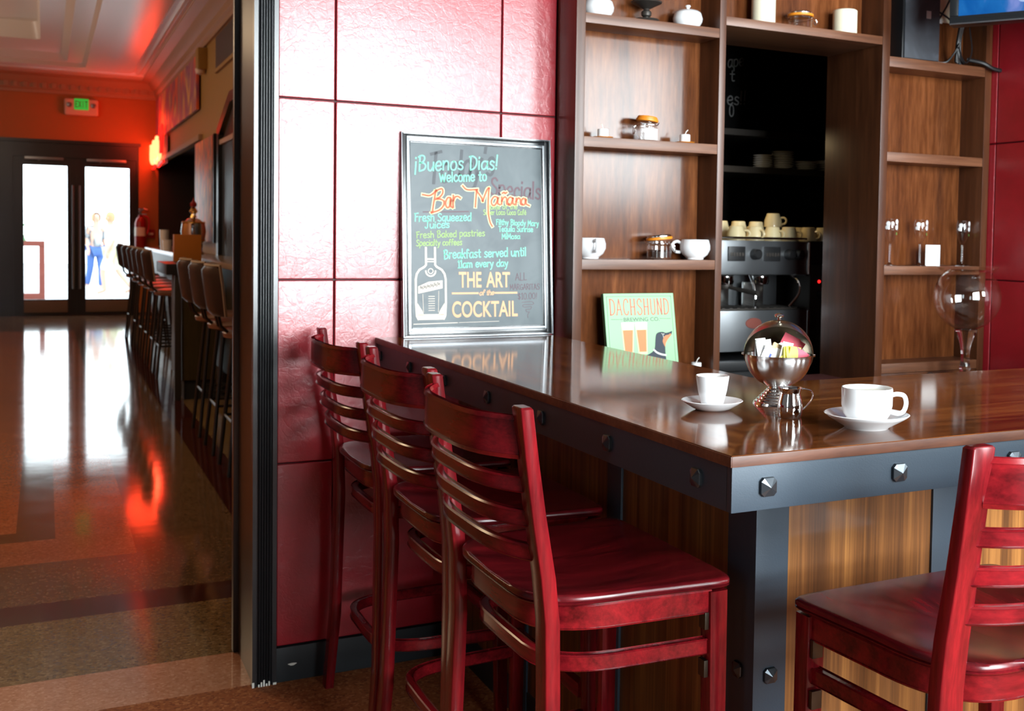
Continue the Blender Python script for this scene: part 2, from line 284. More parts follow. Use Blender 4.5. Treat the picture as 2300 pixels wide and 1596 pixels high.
# ---------------------------------------------------------------- mesh helpers
class MB:
    def __init__(s): s.v = []; s.f = []; s.mi = []
    def add(s, verts, faces, mi=0, mat=None):
        o = len(s.v)
        for p in verts:
            p = Vector(p)
            if mat is not None: p = mat @ p
            s.v.append(tuple(p))
        for f in faces: s.f.append([i + o for i in f]); s.mi.append(mi)
    def box(s, x0, x1, y0, y1, z0, z1, bev=0.0, mi=0, mat=None, seg=2):
        if bev <= 0:
            v = [(x0, y0, z0), (x1, y0, z0), (x1, y1, z0), (x0, y1, z0), (x0, y0, z1), (x1, y0, z1), (x1, y1, z1), (x0, y1, z1)]
            f = [(0, 3, 2, 1), (4, 5, 6, 7), (0, 1, 5, 4), (1, 2, 6, 5), (2, 3, 7, 6), (3, 0, 4, 7)]
            s.add(v, f, mi, mat); return s
        bm = bmesh.new(); bmesh.ops.create_cube(bm, size=1.0)
        for q in bm.verts: q.co = Vector(((x0 + x1) / 2 + q.co.x * (x1 - x0), (y0 + y1) / 2 + q.co.y * (y1 - y0), (z0 + z1) / 2 + q.co.z * (z1 - z0)))
        bev = min(bev, 0.49 * min(x1 - x0, y1 - y0, z1 - z0))
        bmesh.ops.bevel(bm, geom=bm.edges[:], offset=bev, segments=seg, affect='EDGES', profile=0.7)
        s.bm(bm, mi, mat); return s
    def bm(s, bm, mi=0, mat=None):
        bm.verts.index_update()
        s.add([q.co.copy() for q in bm.verts], [[q.index for q in f.verts] for f in bm.faces], mi, mat); bm.free()
    def lathe(s, prof, n=32, c=(0, 0, 0), mi=0, mat=None, a0=0.0, a1=2 * PI):
        full = abs(a1 - a0 - 2 * PI) < 1e-6; m = n if full else n + 1
        V = []; F = []; rows = []
        for r, z in prof:
            if r < 1e-7: rows.append([len(V)]); V.append((c[0], c[1], c[2] + z))
            else:
                row = []
                for i in range(m):
                    a = a0 + (a1 - a0) * i / n; row.append(len(V)); V.append((c[0] + r * math.cos(a), c[1] + r * math.sin(a), c[2] + z))
                rows.append(row)
        for A, B in zip(rows, rows[1:]):
            for i in range(n):
                j = (i + 1) % m if full else i + 1
                if len(A) == 1 and len(B) == 1: continue
                if len(A) == 1: F.append((A[0], B[j], B[i]))
                elif len(B) == 1: F.append((A[i], A[j], B[0]))
                else: F.append((A[i], A[j], B[j], B[i]))
        s.add(V, F, mi, mat); return s
    def tube(s, pts, r, n=8, mi=0, mat=None, closed=False, caps=True, flat=1.0):
        pts = [Vector(p) for p in pts]; L = len(pts); rr = r if isinstance(r, (list, tuple)) else [r] * L
        V = []; F = []; nrm = None
        for i, p in enumerate(pts):
            if closed: t = pts[(i + 1) % L] - pts[i - 1]
            else: t = pts[min(i + 1, L - 1)] - pts[max(i - 1, 0)]
            t.normalize()
            if nrm is None:
                nrm = Vector((0, 0, 1)) if abs(t.z) < 0.9 else Vector((1, 0, 0))
            nrm = (nrm - t * nrm.dot(t)).normalized(); b = t.cross(nrm)
            for k in range(n):
                a = 2 * PI * k / n; V.append(p + (nrm * math.cos(a) * flat + b * math.sin(a)) * rr[i])
        for i in range(L if closed else L - 1):
            for k in range(n):
                a = i * n + k; b2 = i * n + (k + 1) % n; c2 = ((i + 1) % L) * n
                F.append((a, b2, c2 + (k + 1) % n, c2 + k))
        if caps and not closed: F.append(list(range(n))[::-1]); F.append([(L - 1) * n + k for k in range(n)])
        s.add(V, F, mi, mat); return s
    def prism(s, poly, d0, d1, plane='XZ', mi=0, mat=None):
        def P(a, b, d): return {'XZ': (a, d, b), 'XY': (a, b, d), 'YZ': (d, a, b)}[plane]
        n = len(poly)
        ar = sum(poly[i][0] * poly[(i + 1) % n][1] - poly[(i + 1) % n][0] * poly[i][1] for i in range(n))
        if ar < 0: poly = poly[::-1]
        V = [P(a, b, d0) for a, b in poly] + [P(a, b, d1) for a, b in poly]
        bm = bmesh.new(); vs = [bm.verts.new(p) for p in V]
        bm.faces.new(vs[:n][::-1]); bm.faces.new(vs[n:])
        for i in range(n): bm.faces.new((vs[i], vs[(i + 1) % n], vs[n + (i + 1) % n], vs[n + i]))
        bmesh.ops.recalc_face_normals(bm, faces=bm.faces[:]); s.bm(bm, mi, mat); return s
    def bar(s, path, z0, z1, th, mi=0, mat=None, rnd=0.25):
        # bent strip: path in XY, vertical extent z0..z1 (numbers or functions of t), thickness th, rounded section
        P = [Vector((p[0], p[1])) for p in path]; L = len(P); V = []; F = []
        sec = []
        q = rnd
        for sx, sy in ((-1, -1), (1, -1), (1, 1), (-1, 1)):
            sec += [(sx * (1 - q), sy), (sx, sy * (1 - q * .6))] if sx * sy > 0 else [(sx, sy * (1 - q * .6)), (sx * (1 - q), sy)]
        n = len(sec)
        for i, p in enumerate(P):
            t = (P[min(i + 1, L - 1)] - P[max(i - 1, 0)]).normalized(); nn = Vector((-t.y, t.x))
            u = i / (L - 1); a = z0(u) if callable(z0) else z0; b = z1(u) if callable(z1) else z1
            for sx, sy in sec:
                qx = p + nn * (sx * th / 2); V.append((qx.x, qx.y, (a + b) / 2 + sy * (b - a) / 2))
        for i in range(L - 1):
            for k in range(n): F.append((i * n + k, i * n + (k + 1) % n, (i + 1) * n + (k + 1) % n, (i + 1) * n + k))
        F.append(list(range(n))[::-1]); F.append([(L - 1) * n + k for k in range(n)])
        s.add(V, F, mi, mat); return s

def build(name, mb, mats, parent=None, loc=(0, 0, 0), rot=None, ang=35, label=None, kind=None, fix=True):
    me = bpy.data.meshes.new(name); me.from_pydata(mb.v, [], mb.f)
    if not isinstance(mats, (list, tuple)): mats = [mats]
    for m in mats: me.materials.append(M[m] if isinstance(m, str) else m)
    me.polygons.foreach_set('material_index', mb.mi)
    if fix:
        bm = bmesh.new(); bm.from_mesh(me); bmesh.ops.recalc_face_normals(bm, faces=bm.faces[:]); bm.to_mesh(me); bm.free()
    me.polygons.foreach_set('use_smooth', [True] * len(me.polygons))
    me.set_sharp_from_angle(angle=math.radians(ang)); me.update()
    o = bpy.data.objects.new(name, me); COL.objects.link(o); o.location = loc
    if rot: o.rotation_euler = rot
    if parent: o.parent = parent
    if label: o['label'] = label
    if kind: o['kind'] = kind
    return o
def tag(o, label, cat, group=None):
    o['label'] = label; o['category'] = cat
    if group: o['group'] = group
    return o
def thing(name, label, cat, loc=(0, 0, 0), rz=0.0, group=None):
    o = bpy.data.objects.new(name, None); COL.objects.link(o); o.empty_display_size = 0.05
    o.location = loc; o.rotation_euler = (0, 0, rz)
    return tag(o, label, cat, group)
def struct(name, mb, mats, parent=None, ang=35, **kw): return build(name, mb, mats, parent, ang=ang, kind='structure', **kw)
def copy_tree(o, parent=None):
    c = o.copy(); COL.objects.link(c)
    if parent is not None: c.parent = parent
    for ch in list(o.children): copy_tree(ch, c)
    return c
def dup(o, loc, label, rz=None, group=None):
    c = copy_tree(o); c.location = loc; c['label'] = label
    if rz is not None: c.rotation_euler = (0, 0, rz)
    if group: c['group'] = group
    return c
def arc(cx, cy, r, a0, a1, n, ry=None):
    ry = r if ry is None else ry
    return [(cx + r * math.cos(a0 + (a1 - a0) * i / n), cy + ry * math.sin(a0 + (a1 - a0) * i / n)) for i in range(n + 1)]
def smooth(pts, k=5, closed=False):
    P = [Vector(p) for p in pts]; n = len(P); out = []
    if n < 3: return P
    for i in range(n if closed else n - 1):
        p0 = P[(i - 1) % n] if closed or i > 0 else P[0] * 2 - P[1]
        p1 = P[i]; p2 = P[(i + 1) % n]
        p3 = P[(i + 2) % n] if closed or i + 2 < n else P[-1] * 2 - P[-2]
        for j in range(k):
            t = j / k
            out.append(0.5 * ((2 * p1) + (p2 - p0) * t + (2 * p0 - 5 * p1 + 4 * p2 - p3) * t * t + (3 * p1 - p0 - 3 * p2 + p3) * t ** 3))
    if not closed: out.append(P[-1].copy())
    return out

# ================================================================ THE SETTING
# floor: one slab, inlaid terrazzo fields
def floor_mat(x, y):
    if y < 0: return 0
    if y < 0.30: return 1
    if x > 0.70: return 2
    if x > 0.52 and y > 0.30: return 3
    if y < 0.875: return 2
    if y < 1.093: return 3
    if y < 1.65: return 4
    if x > 0.064: return 4
    if y < 2.03: return 5
    if x > -0.243: return 5
    if y < 2.20 or x > -0.40: return 4
    return 5
fx = [-3.4, -0.40, -0.243, 0.064, 0.52, 0.70, 1.35, 5.65]; fy = [-5.35, 0, 0.30, 0.875, 1.093, 1.65, 2.03, 2.20, 13.2, 16.2]
mb = MB()
for i in range(len(fx) - 1):
    for j in range(len(fy) - 1):
        a, b, c, d = fx[i], fx[i + 1], fy[j], fy[j + 1]
        mi = floor_mat((a + b) / 2, (c + d) / 2)
        if c >= 13.2: mi = 4
        mb.add([(a, c, 0), (b, c, 0), (b, d, 0), (a, d, 0)], [(0, 1, 2, 3)], mi)
mb.box(-3.4, 5.65, -5.35, 16.2, -0.08, -0.002)
struct('floor', mb, ['t_room', 't_pink', 't_olive', 't_maroon', 't_grey', 't_coral'], fix=False)

# wall between the bar room and the hall: plaster core with an opening and the pass-through, red panels in front
mb = MB()
mb.box(0.30, 1.45, 0.0, 0.30, 0, 4.2); mb.box(1.45, 1.812, 0.0, 0.165, 0, 4.2); mb.box(1.812, 2.586, 0.0, 0.165, 2.20, 4.2); mb.box(1.812, 2.586, 0.0, 0.165, 0, 0.84)
mb.box(2.586, 5.65, 0.0, 0.165, 0, 4.2); mb.box(-3.4, 0.30, 0.0, 0.30, 3.15, 4.2); mb.box(-3.4, -2.4, 0.0, 0.30, 0, 3.15)
struct('wall_back', mb, 'red_joint')
px = [0.343, 0.515, 1.060, 1.605, 2.15, 2.695, 3.125, 3.70, 4.245, 4.79, 5.6]; pz = [0.1097, 0.6776, 1.2419, 1.7938, 2.36, 2.92, 3.38]
mb = MB()
for i in range(len(px) - 1):
    for j in range(len(pz) - 1):
        a, b, c, d = px[i], px[i + 1], pz[j], pz[j + 1]
        if a == 1.060: b = 1.2585
        elif b > 1.27 and a < 3.13: continue
        mb.box(a + .0022, b - .0022, -0.016, 0.002, c + .0022, d - .0022, 0.006, seg=3)
mb2 = MB(); mb2.box(3.137, 3.62, -1.30, -0.002, 0, 3.38); struct('wall_pier', mb2, 'red_joint')
py_ = [-1.30, -0.745, -0.20, -0.002]
for j in range(len(pz) - 1):
    for i in range(3): mb.box(3.122, 3.138, py_[i] + .0022, py_[i + 1] - .0022, pz[j] + .0022, pz[j + 1] - .0022, 0.006, seg=3)
    mb.box(3.125, 3.617, -1.315, -1.299, pz[j] + .0022, pz[j + 1] - .0022, 0.006, seg=3)
struct('wall_panels', mb, 'red_leather')
mb = MB(); mb.box(0.343, 0.93, -0.022, 0.0, 0, 0.1075, 0.003)
bb = struct('baseboard_back', mb, 'base_black')
mb = MB(); mb.prism([(0.392 + .012 * math.cos(a) * (1 + .3 * math.sin(3 * a)), 0.052 + .004 * math.sin(a)) for a in [i * PI / 6 for i in range(12)]], -0.0228, -0.0215)
build('paint_chip', mb, 'sign_white', bb)
# jamb: fluted casing, brown lining, back casing
prof = [(0.272, 0.0), (0.272, -0.030), (0.284, -0.030), (0.286, -0.022)]
for k in range(5):
    x0 = 0.2875 + k * 0.0076
    prof += [(x0 + 0.0005, -0.0225), (x0 + 0.0015, -0.0285), (x0 + 0.0038, -0.031), (x0 + 0.0061, -0.0285), (x0 + 0.0071, -0.0225)]
prof += [(0.328, -0.022), (0.330, -0.030), (0.343, -0.030), (0.343, 0.0)]
mb = MB(); mb.prism(prof, 0.0, 3.2, 'XY')
tr = struct('trim_1', mb, 'trim_black', ang=50)
mb = MB()
for k in range(5):
    x0 = 0.2875 + k * 0.0076; mb.box(x0 + .0015, x0 + .0061, -0.0316, -0.030, 0.0, 0.008 + .006 * ((k * 7) % 3), 0.0004)
mb.box(0.2715, 0.278, -0.0307, -0.0295, 0, 0.016); mb.box(0.333, 0.343, -0.0307, -0.0295, 0, 0.007)
build('worn_paint', mb, 'sign_white', tr, label='bare pale wood where the black paint has worn off')
mb = MB(); mb.box(0.278, 0.30, 0.0, 0.30, 0, 3.15); struct('trim_2', mb, 'jamb_brown')
mb = MB(); mb.box(0.262, 0.30, 0.292, 0.326, 0, 3.2, 0.006); struct('trim_3', mb, 'trim_black')
# bar room: front wall with two windows, side walls, ceiling
mb = MB(); xs = [-3.4]
for a, b, c, d in WIN:
    mb.box(xs[-1], a, -5.4, -5.3, 0, 3.4); mb.box(a, b, -5.4, -5.3, 0, c); mb.box(a, b, -5.4, -5.3, d, 3.4); xs.append(b)
mb.box(xs[-1], 5.65, -5.4, -5.3, 0, 3.4)
struct('wall_front', mb, 'room_white')
for i, (a, b, c, d) in enumerate(WIN):
    mb = MB(); t = .035
    mb.box(a, a + t, -5.41, -5.29, c, d); mb.box(b - t, b, -5.41, -5.29, c, d); mb.box(a + t, b - t, -5.41, -5.29, c, c + t); mb.box(a + t, b - t, -5.41, -5.29, d - t, d)
    m2 = (a + b) / 2; zt = c + (d - c) * .68
    mb.box(m2 - .02, m2 + .02, -5.38, -5.32, c + t, d - t)
    mb.box(a + t, b - t, -5.38, -5.32, zt - .018, zt + .018)
    wn = struct('window_%d' % (i + 1), mb, 'trim_black')
    mb = MB(); mb.box(a + t, b - t, -5.353, -5.347, c + t, d - t); build('glass_pane', mb, 'pane', wn)
y0, y1, z0, z1 = WLEFT
mb = MB(); mb.box(-3.5, -3.35, -5.4, y0, 0, 3.4).box(-3.5, -3.35, y1, 0.0, 0, 3.4).box(-3.5, -3.35, y0, y1, 0, z0).box(-3.5, -3.35, y0, y1, z1, 3.4); struct('wall_left', mb, 'room_white')
mb = MB(); mb.box(-3.46, -3.34, y0, y0 + .035, z0, z1).box(-3.46, -3.34, y1 - .035, y1, z0, z1).box(-3.46, -3.34, y0, y1, z0, z0 + .035).box(-3.46, -3.34, y0, y1, z1 - .035, z1)
wn = struct('window_4', mb, 'trim_black'); mb = MB(); mb.box(-3.408, -3.402, y0 + .035, y1 - .035, z0 + .035, z1 - .035); build('glass_pane', mb, 'pane', wn)  # frame and pane of the window added for the left fill
y0, y1, z0, z1 = WSIDE
mb = MB(); mb.box(5.6, 5.75, -5.4, y0, 0, 3.4).box(5.6, 5.75, y1, 0.0, 0, 3.4).box(5.6, 5.75, y0, y1, 0, z0).box(5.6, 5.75, y0, y1, z1, 3.4); struct('wall_right', mb, 'room_white')
mb = MB(); mb.box(5.59, 5.7, y0, y0 + .035, z0, z1).box(5.59, 5.7, y1 - .035, y1, z0, z1).box(5.59, 5.7, y0, y1, z0, z0 + .035).box(5.59, 5.7, y0, y1, z1 - .035, z1).box(5.63, 5.68, (y0 + y1) / 2 - .02, (y0 + y1) / 2 + .02, z0, z1)
wn = struct('window_3', mb, 'trim_black'); mb = MB(); mb.box(5.652, 5.658, y0 + .035, y1 - .035, z0 + .035, z1 - .035); build('glass_pane', mb, 'pane', wn)  # frame and pane of the window added to light the machine
mb = MB(); mb.box(-3.4, 5.65, -5.4, 0.0, 3.4, 3.5); struct('ceiling', mb, 'room_white')

# hall: right wall with a dark serving recess, far wall, left wall, coffered ceiling, cornice
YF = 16.05; XR = 1.348
mb = MB()
mb.box(XR, 1.45, 0.30, 10.3, 0, 4.2); mb.box(XR, 1.45, 10.3, YF, 0, 1.12); mb.box(XR, 1.45, 10.3, YF, 2.47, 4.2)
struct('wall_hall_right', mb, 'hall_ochre')
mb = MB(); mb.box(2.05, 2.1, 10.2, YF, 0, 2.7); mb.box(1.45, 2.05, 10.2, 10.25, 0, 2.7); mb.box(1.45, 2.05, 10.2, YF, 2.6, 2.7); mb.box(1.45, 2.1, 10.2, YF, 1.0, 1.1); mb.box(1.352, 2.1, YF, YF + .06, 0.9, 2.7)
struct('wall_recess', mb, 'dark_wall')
mb = MB(); mb.box(1.30, 1.36, 10.3, YF, 2.43, 2.50, 0.01); struct('trim_4', mb, 'cornice')
mb = MB()
mb.box(-3.4, 1.062, YF, YF + .2, 2.733, 4.2); mb.box(1.062, 1.36, YF, YF + .2, 0, 4.2); mb.box(-3.4, -2.3, YF, YF + .2, 0, 2.733)
struct('wall_far', mb, 'hall_orange')
mb = MB(); mb.box(-3.5, -3.35, 0.3, YF, 0, 4.2); struct('wall_hall_left', mb, 'hall_orange')
# stepped ceiling: rings around the middle of the hall
steps = [(1.36, 16.10, 3.74), (1.10, 15.35, 3.74), (1.06, 15.31, 3.785), (1.00, 15.25, 3.74), (0.94, 15.18, 3.785), (0.90, 15.1, 3.74), (0.56, 14.95, 3.72), (0.50, 14.9, 3.74), (0.26, 14.82, 3.74), (0.22, 14.78, 3.80), (0.02, 14.72, 3.80), (-0.06, 14.6, 3.90), (-0.32, 13.5, 3.90), (-0.35, 13.4, 4.12)]
mb = MB(); V = []; R = []
for x, y, z in steps:
    cx = -1.0; hx = x - cx; y0 = 16.1 - y + 0.2
    rc = 0.05 if hx > 1.3 else 0.10
    ring = []
    for (sx, sy, a0) in ((1, 1, 0), (-1, 1, PI / 2), (-1, -1, PI), (1, -1, 1.5 * PI)):
        ccx = cx + sx * (hx - rc); ccy = (y - rc) if sy > 0 else (y0 + rc)
        for k in range(5):
            a = a0 + PI / 2 * k / 4; ring.append((ccx + rc * math.cos(a), ccy + rc * math.sin(a), z))
    R.append(range(len(V), len(V) + len(ring))); V += ring
F = []
for A, B in zip(R, R[1:]):
    n = len(A)
    for k in range(n): F.append((A[k], A[(k + 1) % n], B[(k + 1) % n], B[k]))
F.append(list(R[-1]))
mb.add(V, F); struct('ceiling_hall', mb, 'ceil', ang=25, fix=False)
mb = MB(); mb.box(-3.5, 2.1, 0.0, 16.3, 4.15, 4.25); struct('ceiling_slab', mb, 'ceil_dark')
# cornice with dentils
cp = [(0.0, 3.46), (0.03, 3.46), (0.035, 3.50), (0.06, 3.53), (0.07, 3.60), (0.12, 3.64), (0.16, 3.70), (0.26, 3.735), (0.26, 3.76), (0.0, 3.76)]
mb = MB(); mb.prism([(XR - d, z) for d, z in cp], 0.3, YF, 'XZ'); struct('trim_5', mb, 'cornice', ang=25)
mb = MB(); mb.prism([(YF - d, z) for d, z in cp], -3.35, XR, 'YZ')
x = -3.3
while x < 1.2:
    mb.box(x, x + .07, YF - .085, YF - .05, 3.53, 3.62, .004); x += .13
struct('trim_6', mb, 'cornice', ang=25)

# the far doors: dark storefront frame and two glazed leaves
mb = MB()
mb.box(-2.3, 1.062, YF + .02, YF + .16, 2.48, 2.735); mb.box(1.03, 1.062, YF + .02, YF + .16, 0, 2.48)
mb.box(-2.3, -0.71, YF + .02, YF + .16, 0, 2.48)
mb.box(-0.95, -0.90, YF - .01, YF + .02, 0, 2.48); mb.box(-2.3, 1.09, YF - .02, YF + .02, 2.70, 2.75)
struct('trim_7', mb, 'trim_black')
M['kick'] = plain('door_kick_panel', (0.17, 0.13, 0.10), 0.4)
for i, (a, b, ga, gb) in enumerate(((-0.712, 0.1649, -0.57, 0.035), (0.1651, 1.032, 0.290, 0.925))):
    mb = MB(); y0, y1 = YF + .05, YF + .10
    mb.box(a, ga, y0, y1, 0, 2.482); mb.box(gb, b, y0, y1, 0, 2.482); mb.box(ga, gb, y0, y1, 2.35, 2.482); mb.box(ga, gb, y0, y1, 0, 0.255)
    dr = struct('door_%d' % (i + 1), mb, 'trim_black')
    mb = MB(); mb.box(ga, gb, y0 + .02, y1 - .02, 0.255, 2.35); build('glass_pane', mb, 'pane', dr)
    mb = MB(); mb.box(ga, gb, y0 - .01, y0, 0.05, 0.235, .004); build('kick_plate', mb, 'kick', dr)
    hx = 0.115 if i == 0 else 0.205
    mb = MB(); mb.tube([(hx, y0 - .05, 0.42), (hx, y0 - .05, 2.05)], 0.017, 10); mb.tube([(hx, y0 - .05, .6), (hx, y0, .6)], .009, 6); mb.tube([(hx, y0 - .05, 1.9), (hx, y0, 1.9)], .009, 6)
    build('pull_handle', mb, 'frame_silver', dr)
    mb = MB(); mb.box(ga + .02, gb - .05, y0 - .07, y0 - .02, 2.43, 2.475, .006); mb.box(ga + .2, ga + .23, y0 - .03, y0, 2.42, 2.47); build('door_closer', mb, 'frame_silver', dr)

# street outside the doors
mb = MB(); mb.box(-14, 14, YF + .2, 45, -0.12, -0.02); struct('ground_street', mb, 'ground')
t = thing('planter_stand', 'brown timber planter stand with green plants seen through the left glass door', 'planter', (-0.75, 20.5, -0.02))
mb = MB()
for sx in (-.42, .42):
    mb.box(sx - .05, sx + .05, -.1, .1, 0, 1.12, .01)
mb.box(-.47, .47, -.11, .11, 1.04, 1.14, .01); mb.box(-.47, .47, -.11, .11, 0.02, 0.14, .01)
build('frame', mb, 'planter', t)
mb = MB(); random.seed(3)
for k in range(60):
    a = random.uniform(0, 2 * PI); r = random.uniform(.02, .28); z = 1.14 + random.uniform(.0, .3); L = random.uniform(.06, .13)
    c = Vector((r * math.cos(a), .3 * r * math.sin(a), z)); d = Vector((math.cos(a), math.sin(a), .6)).normalized() * L; s2 = Vector((-math.sin(a), math.cos(a), .2)) * L * .25
    mb.add([c - s2 * .2, c + d * .5 + s2, c + d, c + d * .5 - s2], [(0, 1, 2, 3)])
mb.lathe([(0, 1.14), (.16, 1.14), (.12, 1.24), (0, 1.27)], 10)
build('plant', mb, 'leaf', t)

def person(name, label, loc, rz, top, bottom, hairm, stride):
    t = thing(name, label, 'person', loc, rz)
    # skeleton, facing +X
    s = stride
    P = {'pel': (0, 0, .94), 'waist': (0.01, 0, 1.08), 'chest': (0.02, 0, 1.28), 'neck': (0.03, 0, 1.45), 'head0': (0.05, 0, 1.54), 'head': (0.055, 0, 1.64), 'crown': (0.045, 0, 1.73),
         'hipL': (0, .09, .90), 'kneeL': (.14 * s, .10, .50), 'ankL': (.10 * s, .10, .09), 'toeL': (.10 * s + .17, .11, .035),
         'hipR': (0, -.09, .90), 'kneeR': (-.05 * s, -.10, .50), 'ankR': (-.30 * s, -.10, .12), 'toeR': (-.30 * s + .16, -.11, .04),
         'shL': (0.01, .17, 1.40), 'elL': (-.10 * s, .21, 1.14), 'wrL': (.02, .22, .92), 'shR': (0.01, -.17, 1.40), 'elR': (.03 * s, -.21, 1.14), 'wrR': (.20 * s, -.20, 0.95)}
    E = [('pel', 'waist'), ('waist', 'chest'), ('chest', 'neck'), ('neck', 'head0'), ('head0', 'head'), ('head', 'crown'), ('pel', 'hipL'), ('hipL', 'kneeL'), ('kneeL', 'ankL'), ('ankL', 'toeL'), ('pel', 'hipR'), ('hipR', 'kneeR'), ('kneeR', 'ankR'), ('ankR', 'toeR'),
         ('chest', 'shL'), ('shL', 'elL'), ('elL', 'wrL'), ('chest', 'shR'), ('shR', 'elR'), ('elR', 'wrR')]
    Rd = {'pel': .13, 'waist': .115, 'chest': .13, 'neck': .055, 'head0': .065, 'head': .092, 'crown': .06, 'hipL': .09, 'hipR': .09, 'kneeL': .058, 'kneeR': .058, 'ankL': .042, 'ankR': .042, 'toeL': .032, 'toeR': .032, 'shL': .062, 'shR': .062, 'elL': .042, 'elR': .042, 'wrL': .03, 'wrR': .03}
    for side in ('L', 'R'):
        wv = Vector(P['wr' + side])
        P['palm' + side] = tuple(wv + Vector((.01, 0, -.07))); E.append(('wr' + side, 'palm' + side)); Rd['palm' + side] = .032
        for k in range(4):
            nm = 'f%d%s' % (k, side); P[nm] = tuple(wv + Vector((.035 - .022 * k, 0, -.15 - (.01 if k in (1, 2) else 0)))); E.append(('palm' + side, nm)); Rd[nm] = .009
        nm = 'th' + side; P[nm] = tuple(wv + Vector((.055, 0, -.10))); E.append(('palm' + side, nm)); Rd[nm] = .010
    def skin_obj(nm, keys, edges, scale, mat, grow=0.0):
        me = bpy.data.meshes.new(nm); idx = {k: i for i, k in enumerate(keys)}
        me.from_pydata([P[k] for k in keys], [(idx[a], idx[b]) for a, b in edges if a in idx and b in idx], [])
        o = bpy.data.objects.new(nm, me); COL.objects.link(o); o.parent = t; me.materials.append(M[mat])
        md = o.modifiers.new('skin', 'SKIN'); md.use_smooth_shade = True
        for i, k in enumerate(keys):
            sv = me.skin_vertices[0].data[i]; r = Rd[k] * scale + grow; sv.radius = (r, r); sv.use_root = (i == 0)
        sb = o.modifiers.new('sub', 'SUBSURF'); sb.levels = 1; sb.render_levels = 2
        return o
    body = skin_obj('body', list(P.keys()), E, 1.0, 'skin')
    skin_obj('top_garment', ['chest', 'waist', 'pel', 'shL', 'shR', 'elL', 'elR'], E, 1.06, top, .012)
    if bottom == 'jeans': skin_obj('trousers', ['pel', 'hipL', 'kneeL', 'ankL', 'hipR', 'kneeR', 'ankR'], E, 1.04, 'jeans', .012)
    else: skin_obj('shorts', ['pel', 'hipL', 'kneeL', 'hipR', 'kneeR'], E, 1.06, bottom, .014)
    mb = MB(); mb.lathe([(0, .115), (.06, .10), (.098, .04), (.10, -.02), (.085, -.09)], 16, a0=.9, a1=2 * PI - .9); build('hair', mb, hairm, t, loc=(.05, 0, 1.645))
    mb = MB()
    for sy in (-.032, .032): mb.lathe([(0, .012), (.012, 0), (0, -.012)], 8, c=(.142, sy, 1.635))
    mb.box(.128, .146, -.025, .025, 1.567, 1.576, .003); build('eyes_and_mouth', mb, 'hair', t)
    mb = MB(); mb.lathe([(0, .03), (.012, .0), (.016, -.02), (0, -.028)], 8, c=(.150, 0, 1.605)); build('nose', mb, 'skin', t)
    mb = MB()
    for sy in (-.098, .098): mb.lathe([(0, .03), (.018, 0), (0, -.03)], 8, c=(.05, sy, 1.62))
    build('ears', mb, 'skin', t)
    return t
person('person', 'walking person in a pale top and pale shorts beyond the right glass door', (0.99, 22.4, -0.02), 2.7, 'white_cloth', 'pale_cloth', 'hair', 1.2)
person('person', 'person in blue jeans and a grey top standing beyond the right glass door', (0.72, 24.2, -0.02), -1.2, 'frame_silver', 'jeans', 'hair', 0.6)

# ================================================================ HALL FURNITURE
def hall_stool():
    t = thing('hall_bar_stool', 'dark padded hall bar stool', 'bar stool', group=None)
    mb = MB()
    out = arc(0, 0, .20, 0, 2 * PI, 28, .20)[:-1]
    rings = [(.0, .835), (.6, .832), (.9, .822), (1.0, .80), (.97, .775), (.85, .765), (0, .765)]
    mb.lathe([(.20 * r, z) for r, z in rings], 28); build('seat', mb, 'stool_seat', t)
    mb = MB(); V = []; F = []; nu, nv = 10, 10
    # padded back, curved and tapered to the bottom
    for side in (0, 1):
        for i in range(nu + 1):
            for j in range(nv + 1):
                u = i / nu * 2 - 1; v = j / nv
                hw = .20 * (0.72 + .28 * min(1, v * 1.6)) ; y = u * hw; z = .90 + .29 * v
                edge = (1 - abs(u) ** 6) * (1 - abs(2 * v - 1) ** 8)
                x = -.20 - .05 * (1 - u * u) - .04 * v + (0.028 if side else -.028) * edge ** .5
                V.append((x, y, z))
        o = side * (nu + 1) * (nv + 1)
        for i in range(nu):
            for j in range(nv):
                a = o + i * (nv + 1) + j; F.append((a, a + 1, a + nv + 2, a + nv + 1))
    mb.add(V, F); bk = build('backrest', mb, 'stool_vinyl', t, ang=60)
    mb = MB(); pts = []
    for u, v in [(-1, .0 + k / 8) for k in range(9)] + [(-1 + k / 5, 1) for k in range(1, 11)] + [(1, 1 - k / 8) for k in range(1, 9)]:
        hw = .20 * (0.72 + .28 * min(1, v * 1.6)); pts.append((-.20 - .05 * (1 - u * u) - .04 * v, u * hw, .90 + .29 * v))
    mb.tube(pts, .008, 6); build('piping', mb, 'stool_pipe', bk)
    for sy in (-.06, .06):
        mb = MB(); mb.tube([(-.15, sy, .78), (-.215, sy, .84), (-.24, sy, .95)], .010, 6); build('back_support', mb, 'black', t)
    for sx in (-1, 1):
        for sy in (-1, 1):
            mb = MB(); mb.tube([(sx * .12, sy * .12, .77), (sx * .19, sy * .19, 0.0)], .012, 8); build('leg', mb, 'black', t)
    mb = MB(); mb.tube([(.165 * a, .165 * b, .30) for a, b in ((1, 1), (-1, 1), (-1, -1), (1, -1))], .009, 6, closed=True); build('foot_ring', mb, 'black', t)
    return t
hs = hall_stool(); hs.location = (0.82, 4.55, 0); hs['label'] = 'leftmost of the three dark hall bar stools nearest the black door jamb'; hs['group'] = 'hall bar stools'
dup(hs, (0.82, 3.88, 0), 'middle of the three dark hall bar stools nearest the black door jamb')
dup(hs, (0.82, 3.22, 0), 'dark hall bar stool half hidden right behind the black door jamb')
fl = ['nearest of the six far hall bar stools, beside the dark counter end', 'second of the six far hall bar stools, counting from the counter end', 'third of the six far hall bar stools, counting from the counter end', 'fourth of the six far hall bar stools, counting from the counter end', 'fifth of the six far hall bar stools, counting from the counter end', 'farthest hall bar stool, overlapping the right glass door']
